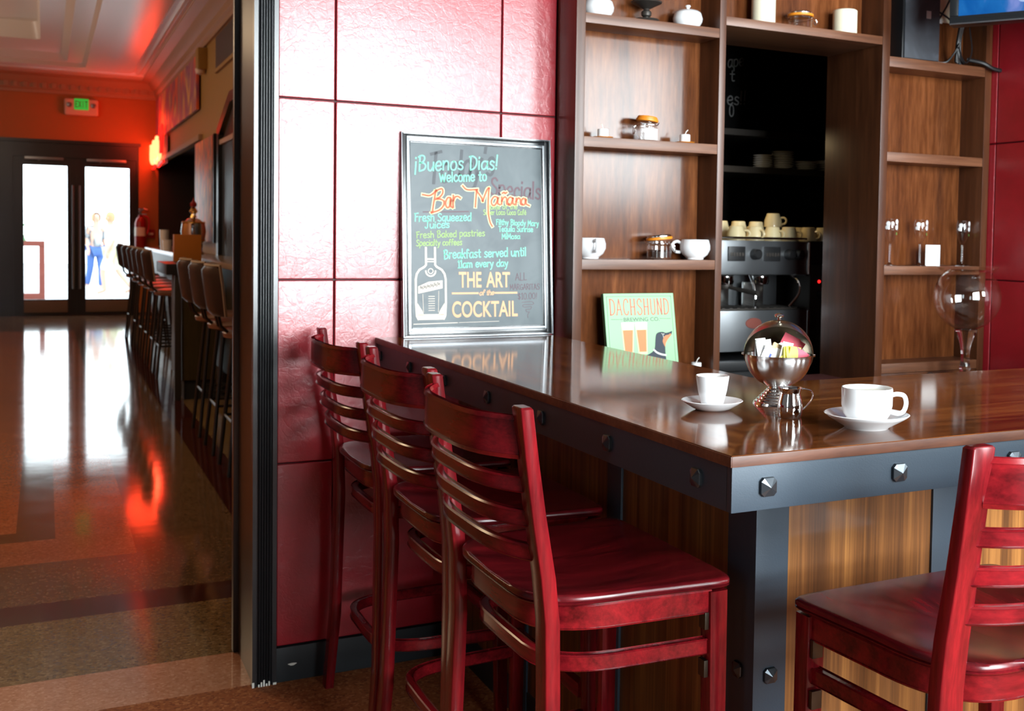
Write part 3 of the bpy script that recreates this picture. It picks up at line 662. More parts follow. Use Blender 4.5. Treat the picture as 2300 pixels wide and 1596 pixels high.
for y, l in zip((7.75, 8.45, 9.15, 9.85, 10.75, 11.9), fl): dup(hs, (0.82, y, 0), l)
# hall bar
t = thing('hall_bar', 'long dark bar along the right wall of the hall with a pale edge', 'bar counter', (0, 0, 0))
mb = MB(); mb.box(0.97, XR - .023, 2.2, 13.6, 1.085, 1.13, .008); build('bar_top', mb, 'bar_top', t)
mb = MB(); mb.box(1.05, XR - .023, 2.25, 13.5, 0.20, 1.085); build('front_panel', mb, 'bar_dark', t)
mb = MB(); mb.box(1.10, XR - .023, 2.25, 13.5, 0, 0.20); build('plinth', mb, 'black_matte', t)
t = thing('service_station', 'dark service station jutting out between the two rows of hall stools', 'counter', (0, 0, 0))
mb = MB(); mb.box(0.58, 0.965, 6.1, 7.0, 1.02, 1.11, .008); build('top', mb, 'black', t)
mb = MB(); mb.box(0.70, 0.965, 6.14, 6.96, 0.16, 1.02); build('side_panel', mb, 'bar_dark', t)
mb = MB(); mb.box(0.72, 0.965, 6.16, 6.94, 0.0, 0.16); build('plinth', mb, 'black_matte', t)
mb = MB(); mb.box(0.645, 0.695, 6.12, 6.17, 0, 1.02, .004); build('post', mb, 'iron', t)
tag(build('orange_partition', MB().box(0.70, 0.92, 6.75, 6.85, 1.11, 1.345, .004), 'orange_box'), 'orange box standing on the dark service station in the hall', 'box')
# chrome lever machine with a finial
t = thing('samovar', 'tall chrome coffee urn with brass trim and red finial on the hall bar', 'coffee machine', (1.10, 8.95, 1.13))
mb = MB(); mb.lathe([(0, 0), (.10, 0), (.105, .02), (.07, .05), (.06, .09), (.11, .14), (.125, .24), (.115, .32), (.06, .37), (0, .385)], 24); build('body', mb, 'chrome', t)
mb = MB(); mb.lathe([(.112, .135), (.122, .145), (.112, .155)], 24); mb.lathe([(.11, .325), (.122, .335), (.108, .345)], 24); mb.lathe([(.0, .38), (.035, .385), (.02, .42), (.045, .45), (.02, .49), (0, .50)], 16)
for a in (2.6, 3.6, 4.5): mb.tube([(.11 * math.cos(a), .11 * math.sin(a), .12), (.16 * math.cos(a), .16 * math.sin(a), .10), (.165 * math.cos(a), .165 * math.sin(a), .05)], .012, 8)
build('brass_trim', mb, 'brass', t)
mb = MB(); mb.lathe([(0, .49), (.03, .50), (.035, .53), (.012, .56), (0, .60)], 12); build('finial', mb, 'ext_red', t)
mb = MB(); mb.prism([(-.05, .42), (-.12, .46), (-.10, .40), (-.03, .36), (.03, .36), (.10, .40), (.12, .46), (.05, .42)], -.01, .01, 'YZ'); build('eagle_wings', mb, 'brass', t)
for k, y in enumerate((10.9, 11.25)):
    t = thing('glass_tumbler', ('taller' if k else 'shorter') + ' pale tumbler at the far end of the hall bar', 'tumbler', (1.02, y, 1.13), group='tumblers on the hall bar')
    mb = MB(); mb.lathe([(0, 0), (.045, 0), (.055, .13 + .12 * k), (.05, .13 + .12 * k), (.04, .01), (0, .01)], 16); build('cup', mb, 'white_china', t)
# wall things
t = thing('fire_extinguisher', 'red fire extinguisher on the orange pier beside the right glass door', 'fire extinguisher', (1.075, YF - .10, 1.05))
mb = MB(); mb.lathe([(0, 0), (.075, .0), (.082, .03), (.082, .42), (.06, .50), (.028, .53), (.028, .56), (0, .56)], 20); cyl = build('cylinder', mb, 'ext_red', t)
mb = MB(); mb.lathe([(.0825, .22), (.0835, .22), (.0835, .36), (.0825, .36)], 20, a0=2.6, a1=5.8); build('label_band', mb, 'sign_white', cyl)
mb = MB(); mb.box(-.02, .02, -.02, .02, .55, .60); mb.tube([(-.02, 0, .60), (.05, -.03, .66), (.10, -.04, .64)], .014, 8); mb.tube([(-.02, 0, .57), (.09, -.03, .57)], .010, 6); mb.lathe([(0, .64), (.03, .65), (.0, .68)], 10); build('valve', mb, 'frame_silver', t)
mb = MB(); mb.tube(smooth([(.03, -.02, .56), (.12, -.02, .50), (.125, -.02, .36), (.10, -.03, .25)]), .014, 8); build('hose', mb, 'red_cloth', t)
mb = MB(); mb.box(-.03, .03, .07, .10, .1, .5); build('bracket', mb, 'iron', t)
t = thing('alarm_pull', 'small red alarm pull box on the orange pier', 'alarm', (1.235, YF, 1.31))
build('box', MB().box(-.055, .055, -.04, 0, -.07, .07, .006), 'ext_red', t); build('lever', MB().box(-.035, .035, -.052, -.04, -.02, .015, .003), 'sign_white', t)
t = thing('exit_sign', 'pale EXIT sign with green lettering on the orange wall over the doors', 'sign', (0.235, YF, 3.27))
mb = MB(); mb.box(-.24, .24, -.10, 0, -.13, .13, .06, seg=4); build('housing', mb, 'exit_shell', t)
mb = MB(); mb.box(-.10, .10, -.108, -.10, -.04, .13); fc = build('face', mb, 'exit_green', t)
mb = MB(); gl = {'E': [(0, 0, .2, 1), (0, 0, 1, .16), (0, .42, .85, .58), (0, .84, 1, 1)], 'I': [(.38, 0, .62, 1)], 'T': [(.38, 0, .62, 1), (0, .84, 1, 1)]}
for k, ch in enumerate('EXIT'):
    x0 = -.088 + k * .046; wd = .036; z0 = -.005; h = .10
    if ch == 'X':
        for a, b in (((0, 0), (1, 1)), ((0, 1), (1, 0))): mb.tube([(x0 + a[0] * wd, -.110, z0 + a[1] * h), (x0 + b[0] * wd, -.110, z0 + b[1] * h)], .005, 4)
    else:
        for a, b, c, d in gl[ch]: mb.box(x0 + a * wd, x0 + c * wd, -.112, -.108, z0 + b * h, z0 + d * h)
build('letters', mb, 'exit_dark', fc)
mb = MB()
for sx in (-.17, .17): mb.lathe([(0, .03), (.035, .02), (.04, 0), (0, -.005)], 14, mat=Matrix.Translation((sx, -.10, .03)) @ Matrix.Rotation(PI / 2, 4, 'X'))
build('lamp', mb, 'frame_silver', t)
# neon script on the right wall near the far corner
t = thing('neon_sign', 'glowing red and yellow neon script at the far corner of the hall', 'neon sign', (XR - .10, 15.2, 2.72))
mb = MB()
for pts in ([(1.05, -.22), (.95, .25), (.80, .30), (.85, -.05), (.62, -.22), (.55, .0), (.75, .05)], [(.45, -.25), (.40, .33), (.30, .36), (.30, -.1), (.20, -.2)], [(.16, .05), (.02, .15), (.0, -.15), (.12, -.2), (-.05, -.22), (-.12, .40), (-.2, .38), (-.2, -.2)], [(-.28, .0), (-.45, .12), (-.50, -.15), (-.35, -.2), (-.58, -.12), (-.62, .18)]):
    mb.tube(smooth([(0, a, b * .52 - .17) for a, b in pts], 6), .028, 8)
build('tube', mb, 'neon', t)
mb = MB(); mb.tube(smooth([(0.02, y, -.345 + .03 * math.sin(y * 6)) for y in (1.0, .6, .2, -.2, -.6, -.95)], 4), .020, 8)
for yy in (-.75, -.95): mb.tube(smooth([(0, yy, -.2), (0, yy - .1, .05), (0, yy - .05, .2), (0, yy + .08, .0)], 4), .020, 8)
build('red_tube', mb, 'neon_red', t)
mb = MB(); mb.box(.068, .076, -1.1, 1.15, -.36, .06); build('backing', mb, 'black_matte', t)
point('neon_glow', (XR - .30, 15.0, 2.95), 16, (1.0, 0.045, 0.015), 0.25)
for k, (y, z) in enumerate(((12.9, 2.36), (11.7, 2.36))):
    t = thing('recess_lamp', ('left' if k == 0 else 'right') + ' small yellow lamp in the dark recess of the hall', 'lamp', (1.7, y, z), group='yellow recess lamps')
    mb = MB(); mb.lathe([(0, .04), (.035, .03), (.05, 0), (.035, -.03), (0, -.04)], 12); build('bulb', mb, 'lamp_dot', t); mb = MB(); mb.tube([(0, 0, .03), (0, 0, .24)], .006, 6); build('cord', mb, 'black', t)
t = thing('mural', 'large swirling orange and purple mural high on the right hall wall', 'mural', (XR - .023, 13.1, 3.13)); build('canvas', MB().box(-.03, 0, -2.65, 2.7, -.33, .30), 'mural', t)
t = thing('painting', 'tall brown and grey abstract painting beside the dark recess', 'painting', (XR - .023, 9.54, 1.82))
build('canvas', MB().box(-.06, 0, -.74, .78, -.56, .56, .004), 'art', t); build('edge', MB().box(-.055, 0, -.80, -.745, -.57, .57), 'black', t)
t = thing('wall_lamp', 'small beige sconce high on the ochre hall wall', 'lamp', (XR, 10.0, 3.24))
build('housing', MB().box(-.10, 0, -.12, .12, -.04, .20, .01), 'hall_ochre', t); mb = MB(); mb.lathe([(0, -.10), (.05, -.08), (.06, -.03), (0, -.03)], 14, c=(-.06, 0, 0)); build('shade', mb, 'exit_shell', t)
t = thing('vent_grille', 'dark vent panel high on the ochre hall wall near the jamb', 'vent', (XR, 8.3, 3.26)); build('panel', MB().box(-.02, 0, -.75, .75, -.17, .17), 'iron', t); build('frame', MB().box(-.03, 0, -.78, .78, -.21, -.17, .004), 'hall_ochre', t)
t = thing('hall_doorway', 'dark doorway surround with chamfered top corner on the right hall wall', 'doorway', (XR, 0, 0))
mb = MB(); mb.prism([(8.66, 1.13), (8.66, 2.43), (7.80, 2.72), (6.2, 2.72), (6.2, 1.13), (6.32, 1.13), (6.32, 2.62), (7.75, 2.62), (8.54, 2.36), (8.54, 1.13)], -.06, 0, 'YZ'); build('surround', mb, 'trim_black', t)
mb = MB(); mb.prism([(8.54, 2.30), (7.75, 2.62), (6.32, 2.62), (6.32, 2.30)], -.02, 0, 'YZ'); build('upper_panel', mb, 'jamb_brown', t)
build('lower_panel', MB().box(-.02, 0, 6.32, 8.54, 1.13, 2.26), 'steel_black', t); build('rail', MB().box(-.05, 0, 6.32, 8.54, 2.26, 2.31, .006), 'cornice', t)

# ================================================================ SHELVING UNIT
FY, BY = -0.1692, -0.0377
su = thing('shelving_unit', 'built-in walnut shelving with two open bays around a serving hatch', 'shelving', (0, 0, 0))
TOP = 3.38
def up(x0, x1, y1, z0=0.0): build('upright', MB().box(x0, x1, FY, y1, z0, TOP, .0015), 'walnut_z', su)
up(1.2602, 1.2928, -0.018); up(1.8134, 1.8397, 0.17); up(2.5482, 2.5845, 0.17); up(3.0851, 3.1195, -0.018)
def shelf(x0, x1, z0, z1, y1=BY, y0=FY + .001): return build('shelf', MB().box(x0 + .0005, x1 - .0005, y0, y1, z0, z1, .002), 'walnut_x', su)
for z0, z1 in ((2.093, 2.126), (1.687, 1.721), (1.280, 1.314), (0.878, 0.915), (2.52, 2.553)): shelf(1.2928, 1.8134, z0, z1)
for z0, z1 in ((2.062, 2.101), (1.700, 1.736), (1.262, 1.296), (0.878, 0.915)): shelf(2.5845, 3.0851, z0, z1)
shelf(1.8397, 2.5482, 2.141, 2.172, 0.17)
for a, b in ((1.2928, 1.8134), (2.5845, 3.0851)): build('back_panel', MB().box(a, b, BY, -0.020, 0.10, TOP), 'walnut_back', su)
build('back_panel', MB().box(1.8397, 2.5482, BY, -0.020, 2.172, TOP), 'walnut_back', su)
for a, b in ((1.2928, 1.8134), (2.5845, 3.0851)):
    cd = build('cabinet_front', MB().box(a + .002, b - .002, FY + .004, FY + .02, 0.08, 0.876, .002), 'walnut_z', su)
    m = (a + b) / 2; build('lock', MB().box(m - .012, m + .012, FY - .002, FY + .004, .835, .872, .002), 'black', cd)
bc = thing('back_counter', 'dark low work counter in front of the right shelving bay', 'counter', (0, 0, 0))
build('top', MB().box(2.62, 3.12, -0.62, FY - .004, 0.84, 0.87, .003), 'jamb_brown', bc); build('body', MB().box(2.64, 3.11, -0.58, FY - .01, 0.0, 0.84), 'black_matte', bc)

# ================================================================ BAR COUNTER
XL, XI, YN, YI, XE = 0.647, 1.218, -2.074, -1.377, 3.3
ZT, ZB, ZA = 1.0585, 1.0405, 0.968
bar = thing('bar_counter', 'L-shaped walnut bar counter with blackened steel apron and square bolts', 'bar counter', (0, 0, 0))
o = build('countertop', MB().prism([(XL, -.018), (XL, YN), (XI, YI), (XI, -.018)], ZB, ZT, 'XY'), 'counter', bar)
o2 = build('countertop_arm', MB().prism([(XL, YN), (XE, YN), (XE, YI), (XI, YI)], ZB, ZT, 'XY'), 'counter_arm', bar)
e = .0025
ed = MB(); ed.box(XL - e, XL, YN - e, -.018, ZB, ZT - .0012, .001); ed.box(XL, XE, YN - e, YN, ZB, ZT - .0012, .001); build('edge_band', ed, 'counter_edge', bar)
ap = build('apron', MB().box(XL + .004, XL + .018, YN + .0185, -.018, ZA, ZB, .0010), 'steel_black', bar)
ap2 = build('apron', MB().box(XL + .004, XE, YN + .004, YN + .018, ZA, ZB, .0015), 'steel_black', bar)
def bolt_mesh():
    mb = MB(); s = .0135; q = .010; V = []
    ring = []
    for k in range(4):
        a = PI / 4 + k * PI / 2
        for d in (-.22, .22): ring.append((s * 1.32 * math.cos(a + d), s * 1.32 * math.sin(a + d)))
    n = 8
    V = [(x, 0, z) for x, z in ring] + [(x, -.005, z) for x, z in ring] + [(x * .96, -.0065, z * .96) for x, z in ring] + [(0, -.0125, 0)]
    F = []
    for r in range(2):
        for k in range(n): F.append((r * n + k, r * n + (k + 1) % n, (r + 1) * n + (k + 1) % n, (r + 1) * n + k))
    for k in range(n): F.append((2 * n + k, 2 * n + (k + 1) % n, 3 * n))
    mb.add(V, F); return mb
b0 = build('bolt', bolt_mesh(), 'bolt', ap2, loc=(0.717, YN + .0045, 1.0045), ang=12)
def more_bolt(parent, loc, rz=0.0):
    c = b0.copy(); COL.objects.link(c); c.parent = parent; c.location = loc; c.rotation_euler = (0, 0, rz); return c
for k in range(1, 10): more_bolt(ap2, (0.717 + .2665 * k, YN + .0045, 1.0045))
for y in (-1.969, -1.648, -1.335, -1.011, -0.690, -0.373, -0.06): more_bolt(ap, (XL + .0045, y, 1.0045), -PI / 2)
BX, BYY = 0.922, -1.75
build('base_panel', MB().box(BX, BX + .016, BYY, -.02, 0.10, ZB), 'zebra', bar)
build('base_panel', MB().box(BX + .016, XE - .05, BYY, BYY + .016, 0.10, ZB), 'zebra', bar)
build('core', MB().box(BX + .016, 1.16, BYY + .016, -.02, 0.0, ZB - .004).box(1.16, XE - .06, BYY + .016, -1.42, 0.0, ZB - .004), 'black_matte', bar)
build('plinth', MB().box(BX - .004, BX, BYY - .004, -.02, 0, .10).box(BX, XE - .05, BYY - .004, BYY, 0, .10), 'base_black', bar)
def basepost(a, b, c, d, bolts):
    p = build('post', MB().box(a, b, c, d, 0, ZB - .001, .0015), 'steel_black', bar)
    for loc, rz in bolts: more_bolt(p, loc, rz)
basepost(BX - .006, BX + .070, BYY - .006, BYY + .092, [((BX + .032, BYY - .0055, .55), 0), ((BX - .0055, BYY + .045, .55), -PI / 2), ((BX + .032, BYY - .0055, .12), 0)])
for y in (-1.16, -.60): basepost(BX - .006, BX + .01, y - .036, y + .036, [((BX - .0055, y, .55), -PI / 2)])
for x in (1.397, 1.87, 2.35, 2.82): basepost(x - .035, x + .035, BYY - .006, BYY + .01, [((x, BYY - .0055, .55), 0)])

# ================================================================ LADDER-BACK STOOLS
def post(mb, pts):
    n = None; V = []; F = []; L = len(pts)
    for (x, y, z, hx, hy) in pts:
        r = .16; sec = []
        for sx, sy in ((1, 1), (-1, 1), (-1, -1), (1, -1)):
            c = [(sx * hx, sy * hy * (1 - r)), (sx * hx * (1 - .3 * r), sy * hy * (1 - .3 * r)), (sx * hx * (1 - r), sy * hy)]
            sec += c if sx * sy > 0 else c[::-1]
        n = len(sec); V += [(x + a, y + b, z) for a, b in sec]
    for i in range(L - 1):
        for k in range(n): F.append((i * n + k, i * n + (k + 1) % n, (i + 1) * n + (k + 1) % n, (i + 1) * n + k))
    F.append(list(range(n))[::-1]); F.append([(L - 1) * n + k for k in range(n)]); mb.add(V, F)
XP = [(0, -.190), (.23, -.172), (.60, -.165), (.73, -.168), (.81, -.177), (.919, -.195), (1.014, -.209), (1.10, -.220)]
def xpost(z):
    for (a, b), (c, d) in zip(XP, XP[1:]):
        if z <= c: return b + (d - b) * (z - a) / (c - a)
    return XP[-1][1]
def stool():
    t = thing('ladder_back_stool', 'stool', 'bar stool', group='red ladder-back stools at the bar')
    # seat
    out = []
    n = 72
    for i in range(n):
        a = 2 * PI * i / n; c, s = math.cos(a), math.sin(a)
        if c >= 0: x = .21 * abs(c) ** .10 ; y = (.250) * (1 if s > 0 else -1) * abs(s) ** .16 * (.93 + .07 * x / .21)
        else: x = -.192 * abs(c) ** .80; y = .2325 * (1 if s > 0 else -1) * abs(s) ** .34
        out.append((x, y))
    rings = [(.0, 0), (.25, 0), (.5, 0), (.7, 0), (.86, 0), (.95, 0), (.985, 0), (1.0, -.004), (1.0, -.010), (.985, -.012), (1.0, -.014), (.995, -.016), (.975, -.019), (.0, -.019)]
    V = []; F = []; rows = []
    for k, (s, dz) in enumerate(rings):
        if s == 0: rows.append([len(V)]); V.append((-.01, 0, .76 + (dz if k else -.015))); continue
        row = []
        for (x, y) in out:
            px_, py_ = -.01 + (x + .01) * s, y * s
            dish = -.015 * max(0, 1 - (((px_ + .03) / .17) ** 2 + (py_ / .21) ** 2)) ** .8 if k < 7 else 0
            row.append(len(V)); V.append((px_, py_, .76 + dz + dish))
        rows.append(row)
    for A, B in zip(rows, rows[1:]):
        for i in range(n):
            j = (i + 1) % n
            if len(A) == 1: F.append((A[0], B[i], B[j]))
            elif len(B) == 1: F.append((A[i], B[0], A[j]))
            else: F.append((A[i], B[i], B[j], A[j]))
    build('seat', MB2(V, F), 'stool_flat', t, ang=50)
    # bent apron and two hoops
    def upath(hx, hy, xr, back):
        return [(hx, -hy)] + [(hx - (hx - .0) * k / 4, -hy) for k in range(1, 4)] + [(0.0 + back * math.sin(PI / 2 * k / 8) ** 1.0 if False else back * (math.sin(PI / 2 * k / 10)), -hy * abs(math.cos(PI / 2 * k / 10)) ** .55 if k < 10 else 0) for k in range(0, 11)]
    def ufull(hx, hy, back):
        half = [(hx - hx * k / 4, -hy * (1 - .04 * k / 4)) for k in range(5)]
        half += [(back * math.sin(PI / 2 * k / 12), -hy * .96 * max(0, math.cos(PI / 2 * k / 12)) ** .38) for k in range(1, 12)]
        return half + [(back, 0)] + [(x, -y) for x, y in half[::-1]]
    mb = MB(); mb.bar(ufull(.165, .228, -.172), .694, .740, .016); mb.box(.178, .194, -.195, .195, .694, .740, .003)
    build('apron', mb, 'stool_rail', t, ang=40)
    build('hoop', MB().bar(ufull(.165, .222, -.150), .616, .646, .022), 'stool_rail', t, ang=40)
    build('hoop', MB().bar(ufull(.165, .226, -.150), .250, .280, .022), 'stool_rail', t, ang=40)
    build('footrest', MB().box(.160, .182, -.205, .205, .300, .335, .004), 'stool_rail', t)
    for sy in (-1, 1):
        mb = MB(); post(mb, [(.182, sy * .235, 0, .015, .015), (.180, sy * .226, .35, .017, .017), (.178, sy * .222, .736, .019, .019)]); lg = build('leg', mb, 'stool', t, ang=40)
        for z in (.685, .595): build('bracket', MB().box(.150, .1585, sy * .226 - .011, sy * .226 + .011, z - .02, z + .012, .001), 'stool_metal', lg)
        mb = MB(); P = []
        for z, x in XP:
            yy = .258 - .022 * min(1, z / .6) if z < .6 else .236 + .002 * (z - .6) / .5
            hx = .0125 if z < .1 else (.0140 if z < .8 else .0140 - .0025 * (z - .8) / .3)
            P.append((x, sy * yy, z, hx, .0235 if z < .9 else .0215))
        x, z = XP[-1][1], 1.10
        P.append((x - .0005, sy * .238, 1.1035, .0090, .0180))
        build('rear_post', mb_post(P), 'stool', t, ang=40)
    def rail(name, z0, z1, bow, th):
        zc = (z0 + z1) / 2; xp = xpost(zc) - .004
        pts = []
        for k in range(25):
            u = k / 24 * 2 - 1; pts.append((xp - bow * (1 - abs(u) ** 3.4), u * .226))
        build(name, MB().bar(pts, z0, z1, th, rnd=.35), 'stool_rail', t, ang=28)
    rail('top_rail', 1.012, 1.086, .060, .015)
    rail('slat', .953, .981, .052, .018); rail('slat', .893, .922, .048, .018); rail('slat', .833, .862, .044, .018)
    return t
def MB2(V, F):
    m = MB(); m.add(V, F); return m
def mb_post(P):
    m = MB(); post(m, P); return m
s3 = stool(); s3.location = (0.648, -1.530, 0); s3['label'] = 'nearest of the three red ladder-back stools along the left side of the bar'
dup(s3, (0.668, -0.957, 0), 'middle red ladder-back stool of the three along the left side of the bar')
dup(s3, (0.672, -0.367, 0), 'red ladder-back stool closest to the red wall, under the chalkboard sign')
dup(s3, (1.130, -2.118, 0), 'red ladder-back stool at the front of the bar, cut off by the right edge', PI / 2)

# ================================================================ LETTERING
G = {
 'a': (6.2, "5.4,5 4,6.1 1.8,5.8 .4,4 .5,1.4 2,.1 4,.8 5.4,3.4;5.6,6 5.5,1.5 6.3,.1"),
 'b': (6, ".5,10 .6,0;.6,4 2,5.9 4.4,5.8 5.5,3.5 4.6,.8 2.5,0 .6,1"),
 'c': (5.2, "5,4.9 3.6,6.1 1.6,5.6 .4,3.2 1.4,.5 3.4,0 5.2,1.1"),
 'd': (6, "5.4,4.8 4,6 2,5.8 .4,3.5 1,.8 3,0 5.3,2;5.5,10 5.5,0"),
 'e': (5.6, ".7,3 5,3.5 4.6,5.5 3,6.2 1.1,5.1 .4,2.7 1.4,.5 3.4,0 5.4,1.2"),
 'f': (4.4, "4.4,8.8 3.2,10 1.9,9 1.7,6 1.7,0;.1,5.4 3.8,5.8"),
 'g': (6, "5.3,5 4,6 1.8,5.8 .4,3.6 1.2,1 3,.5 5.2,2.6;5.5,6 5.5,-1 4.4,-3.4 2,-3.6 .6,-2.6"),
 'h': (5.8, ".6,10 .6,0;.6,3.4 2,5.7 4,6 5,4.5 5.2,0"),
 'i': (1.9, ".8,6 .9,0;.8,8.3 .9,8.9"),
 'k': (5.2, ".6,10 .6,0;4.8,6 .7,2.6;1.7,3.4 5.1,0"),
 'l': (1.9, ".8,10 .9,0"),
 'm': (8.6, ".5,6 .6,0;.6,3.6 1.8,5.8 3.2,5.8 4,4.4 4.2,0;4.2,3.6 5.4,5.8 7,5.8 7.8,4.4 8,0"),
 'n': (5.8, ".5,6 .6,0;.6,3.4 2,5.7 3.8,6 5,4.6 5.2,0"),
 'o': (5.9, "3,6.1 1.2,5.4 .3,3 1.2,.6 3,0 4.8,.7 5.5,3 4.8,5.4 3,6.1"),
 'p': (6, ".6,6 .6,-3.6;.6,4.4 2,6 4.4,5.8 5.5,3.5 4.6,.8 2.5,0 .6,1.2"),
 'q': (6, "5.3,5 4,6 1.8,5.8 .4,3.6 1.2,.8 3,.2 5.2,2.4;5.5,6 5.5,-3.4 6.4,-2.6"),
 'r': (4.4, ".6,6 .7,0;.7,3.4 2,5.5 4.2,5.8"),
 's': (4.8, "4.5,5.2 3,6.1 1.3,5.6 1.1,4.2 2.6,3.2 4.2,2.2 4.2,.8 2.6,0 .4,.8"),
 't': (4.2, "2,9 2,1.4 2.8,.1 4,.4;.2,6 4,6.2"),
 'u': (5.9, ".5,6 .6,2 1.8,.1 3.6,.3 5.2,3;5.4,6 5.5,0"),
 'v': (5, ".3,6 2.4,0;2.4,0 4.7,6"), 'w': (8, ".3,6 2.2,0;2.2,0 4,5;4,5 5.8,0;5.8,0 7.6,6"),
 'y': (5.4, ".4,6 2.7,.6;5.2,6 3.4,1 1.8,-2.8 .5,-3.4"), 'z': (5, ".4,6 4.6,6;4.6,6 .4,0;.4,0 4.8,0"),
 'A': (6.6, ".2,0 3.2,10;3.2,10 6.4,0;1.4,3.6 5.2,3.6"),
 'B': (6.8, "1,10 1,0;-.2,9.2 2.4,10.2 4.8,9.6 5,7.4 3.4,5.6 1.2,5.2;1.2,5.2 4.6,5 6.4,3 5.2,.8 3,0 1,-.4"),
 'C': (6, "5.8,8.4 4,10 1.8,9 .5,5 1.6,1 3.8,0 6,1.6"),
 'D': (7, "1,9.8 1.2,0;-.2,9.4 3,9.8 6,7.8 6.6,4.6 4.8,1.2 1.2,-.2"),
 'F': (5.2, ".8,9.6 .8,0;-.2,9.4 5.2,10;.8,5.4 4.2,5.8"), 'E': (5.4, ".8,10 .8,0;.8,10 5,10;.8,5.2 4.4,5.2;.8,0 5.2,0"),
 'G': (6.6, "6,8.4 4,10 1.8,9 .5,5 1.6,1 3.8,0 6.2,1.4;6.2,1.4 6.2,4.6;6.2,4.6 4,4.6"),
 'H': (6.2, ".7,10 .7,0;5.6,10 5.6,0;.7,5 5.6,5.2"), 'I': (2, "1,10 1,0"),
 'J': (5.4, "-.2,9.6 5.6,10;3.4,9.8 3.4,2 2.4,.2 .8,.2 .2,1.8"), 'L': (5, ".7,10 .7,0;.7,0 4.8,.2"),
 'M': (8, ".6,0 .9,10;.9,10 3.8,3;3.8,3 6.8,10;6.8,10 7.4,0"), 'N': (6.6, ".7,0 .7,10;.7,10 5.8,0;5.8,0 5.8,10"),
 'O': (7, "3.4,10 1.2,8.6 .4,5 1.2,1.4 3.4,0 5.6,1.4 6.4,5 5.6,8.6 3.4,10"),
 'R': (6.2, ".8,10 .8,0;0,9.6 3,10 5.2,8.4 4.6,6 .8,5;2.2,5.2 6,0"),
 'S': (5.8, "5.4,8.6 3.6,10 1.2,9.2 .9,7 3,5.3 5.2,3.6 5.2,1.4 3,0 .3,1.2"),
 'T': (6.2, "-.1,9.6 6.2,10;3,9.8 3.1,0"), 'U': (6.2, ".7,10 .7,2.6 2,.2 4.4,.2 5.6,2.6 5.6,10"), 'W': (8.6, ".2,8.4 2.2,0;2.2,0 4.2,7;4.2,7 6.2,0;6.2,0 8.2,8.6"),
 '1': (3, ".4,8 1.8,9.6;1.8,9.6 1.8,0;.4,0 3,0"), '0': (5.6, "2.8,10 1,8.6 .4,5 1,1.4 2.8,0 4.6,1.4 5.2,5 4.6,8.6 2.8,10"),
 '!': (2.2, "1.4,10 .9,2.6;.7,.2 .8,.7"), ';': (2.4, ".9,8.4 1,8.9;1.1,6 .9,-2.4"), "'": (1.6, ".9,10 .6,8"), '.': (1.6, ".6,.1 .7,.5"), '$': (5.8, "5.2,8.2 3.4,9.2 1.2,8.6 1,6.6 3,5.2 5,3.6 5,1.8 3,.8 .4,1.8;3,10.4 3,-.6"), ' ': (3.4, ""),
 '~n': (5.8, ".5,6 .6,0;.6,3.4 2,5.7 3.8,6 5,4.6 5.2,0;1,8 2.2,9 3.6,8.2 4.8,9.2"), '~e': (5.6, ".7,3 5,3.5 4.6,5.5 3,6.2 1.1,5.1 .4,2.7 1.4,.5 3.4,0 5.4,1.2;2.6,7.4 4.4,9"),
}
def glyphs(text):
    i = 0
    while i < len(text):
        k = text[i:i + 2] if text[i] == '~' else text[i]; i += len(k); yield k
def ribbon(mb, pts, th, y, n=6):
    mb_pts = [Vector((p[0], 0, p[1])) for p in pts]; V = []; F = []; L = len(mb_pts)
    for i, p in enumerate(mb_pts):
        t = (mb_pts[min(i + 1, L - 1)] - mb_pts[max(i - 1, 0)])
        if t.length < 1e-9: t = Vector((1, 0, 0))
        t.normalize(); nn = Vector((-t.z, 0, t.x)) * th / 2
        e = t * th * .4 if i == L - 1 else (-t * th * .4 if i == 0 else Vector())
        for q in (p + nn + e, p - nn + e): V.append((q.x, y, q.z)); 
        for q in (p + nn + e, p - nn + e): V.append((q.x, y + .0008, q.z))
    for i in range(L - 1):
        a = 4 * i; b = a + 4
        F += [(a, a + 1, b + 1, b), (a + 2, b + 2, b + 3, a + 3), (a, b, b + 2, a + 2), (a + 1, a + 3, b + 3, b + 1)]
    F += [(0, 2, 3, 1), (4 * L - 4, 4 * L - 3, 4 * L - 1, 4 * L - 2)]
    mb.add(V, F)
def write(mb, text, x0, z0, x1, z1, cap, th, y, slant=0.0, jit=.25, gap=1.1):
    ks = list(glyphs(text)); total = sum(G[k][0] + gap for k in ks) - gap
    sx = (x1 - x0) / total; sz = cap / 10; cur = 0; rnd = random.Random(text)
    for k in ks:
        wd, st = G[k]; dz = rnd.uniform(-jit, jit); ds = 1 + rnd.uniform(-.05, .05)
        for s_ in st.split(';'):
            if not s_: continue
            pts = [tuple(map(float, q.split(','))) for q in s_.split()]
            pp = [Vector((x0 + (cur + a) * sx + slant * b * sz, z0 + (z1 - z0) * (cur + a) / total + (b * ds + dz) * sz)) for a, b in pts]
            pp = smooth(pp, 4) if len(pp) > 2 else pp
            ribbon(mb, pp, th, y)
        cur += wd + gap
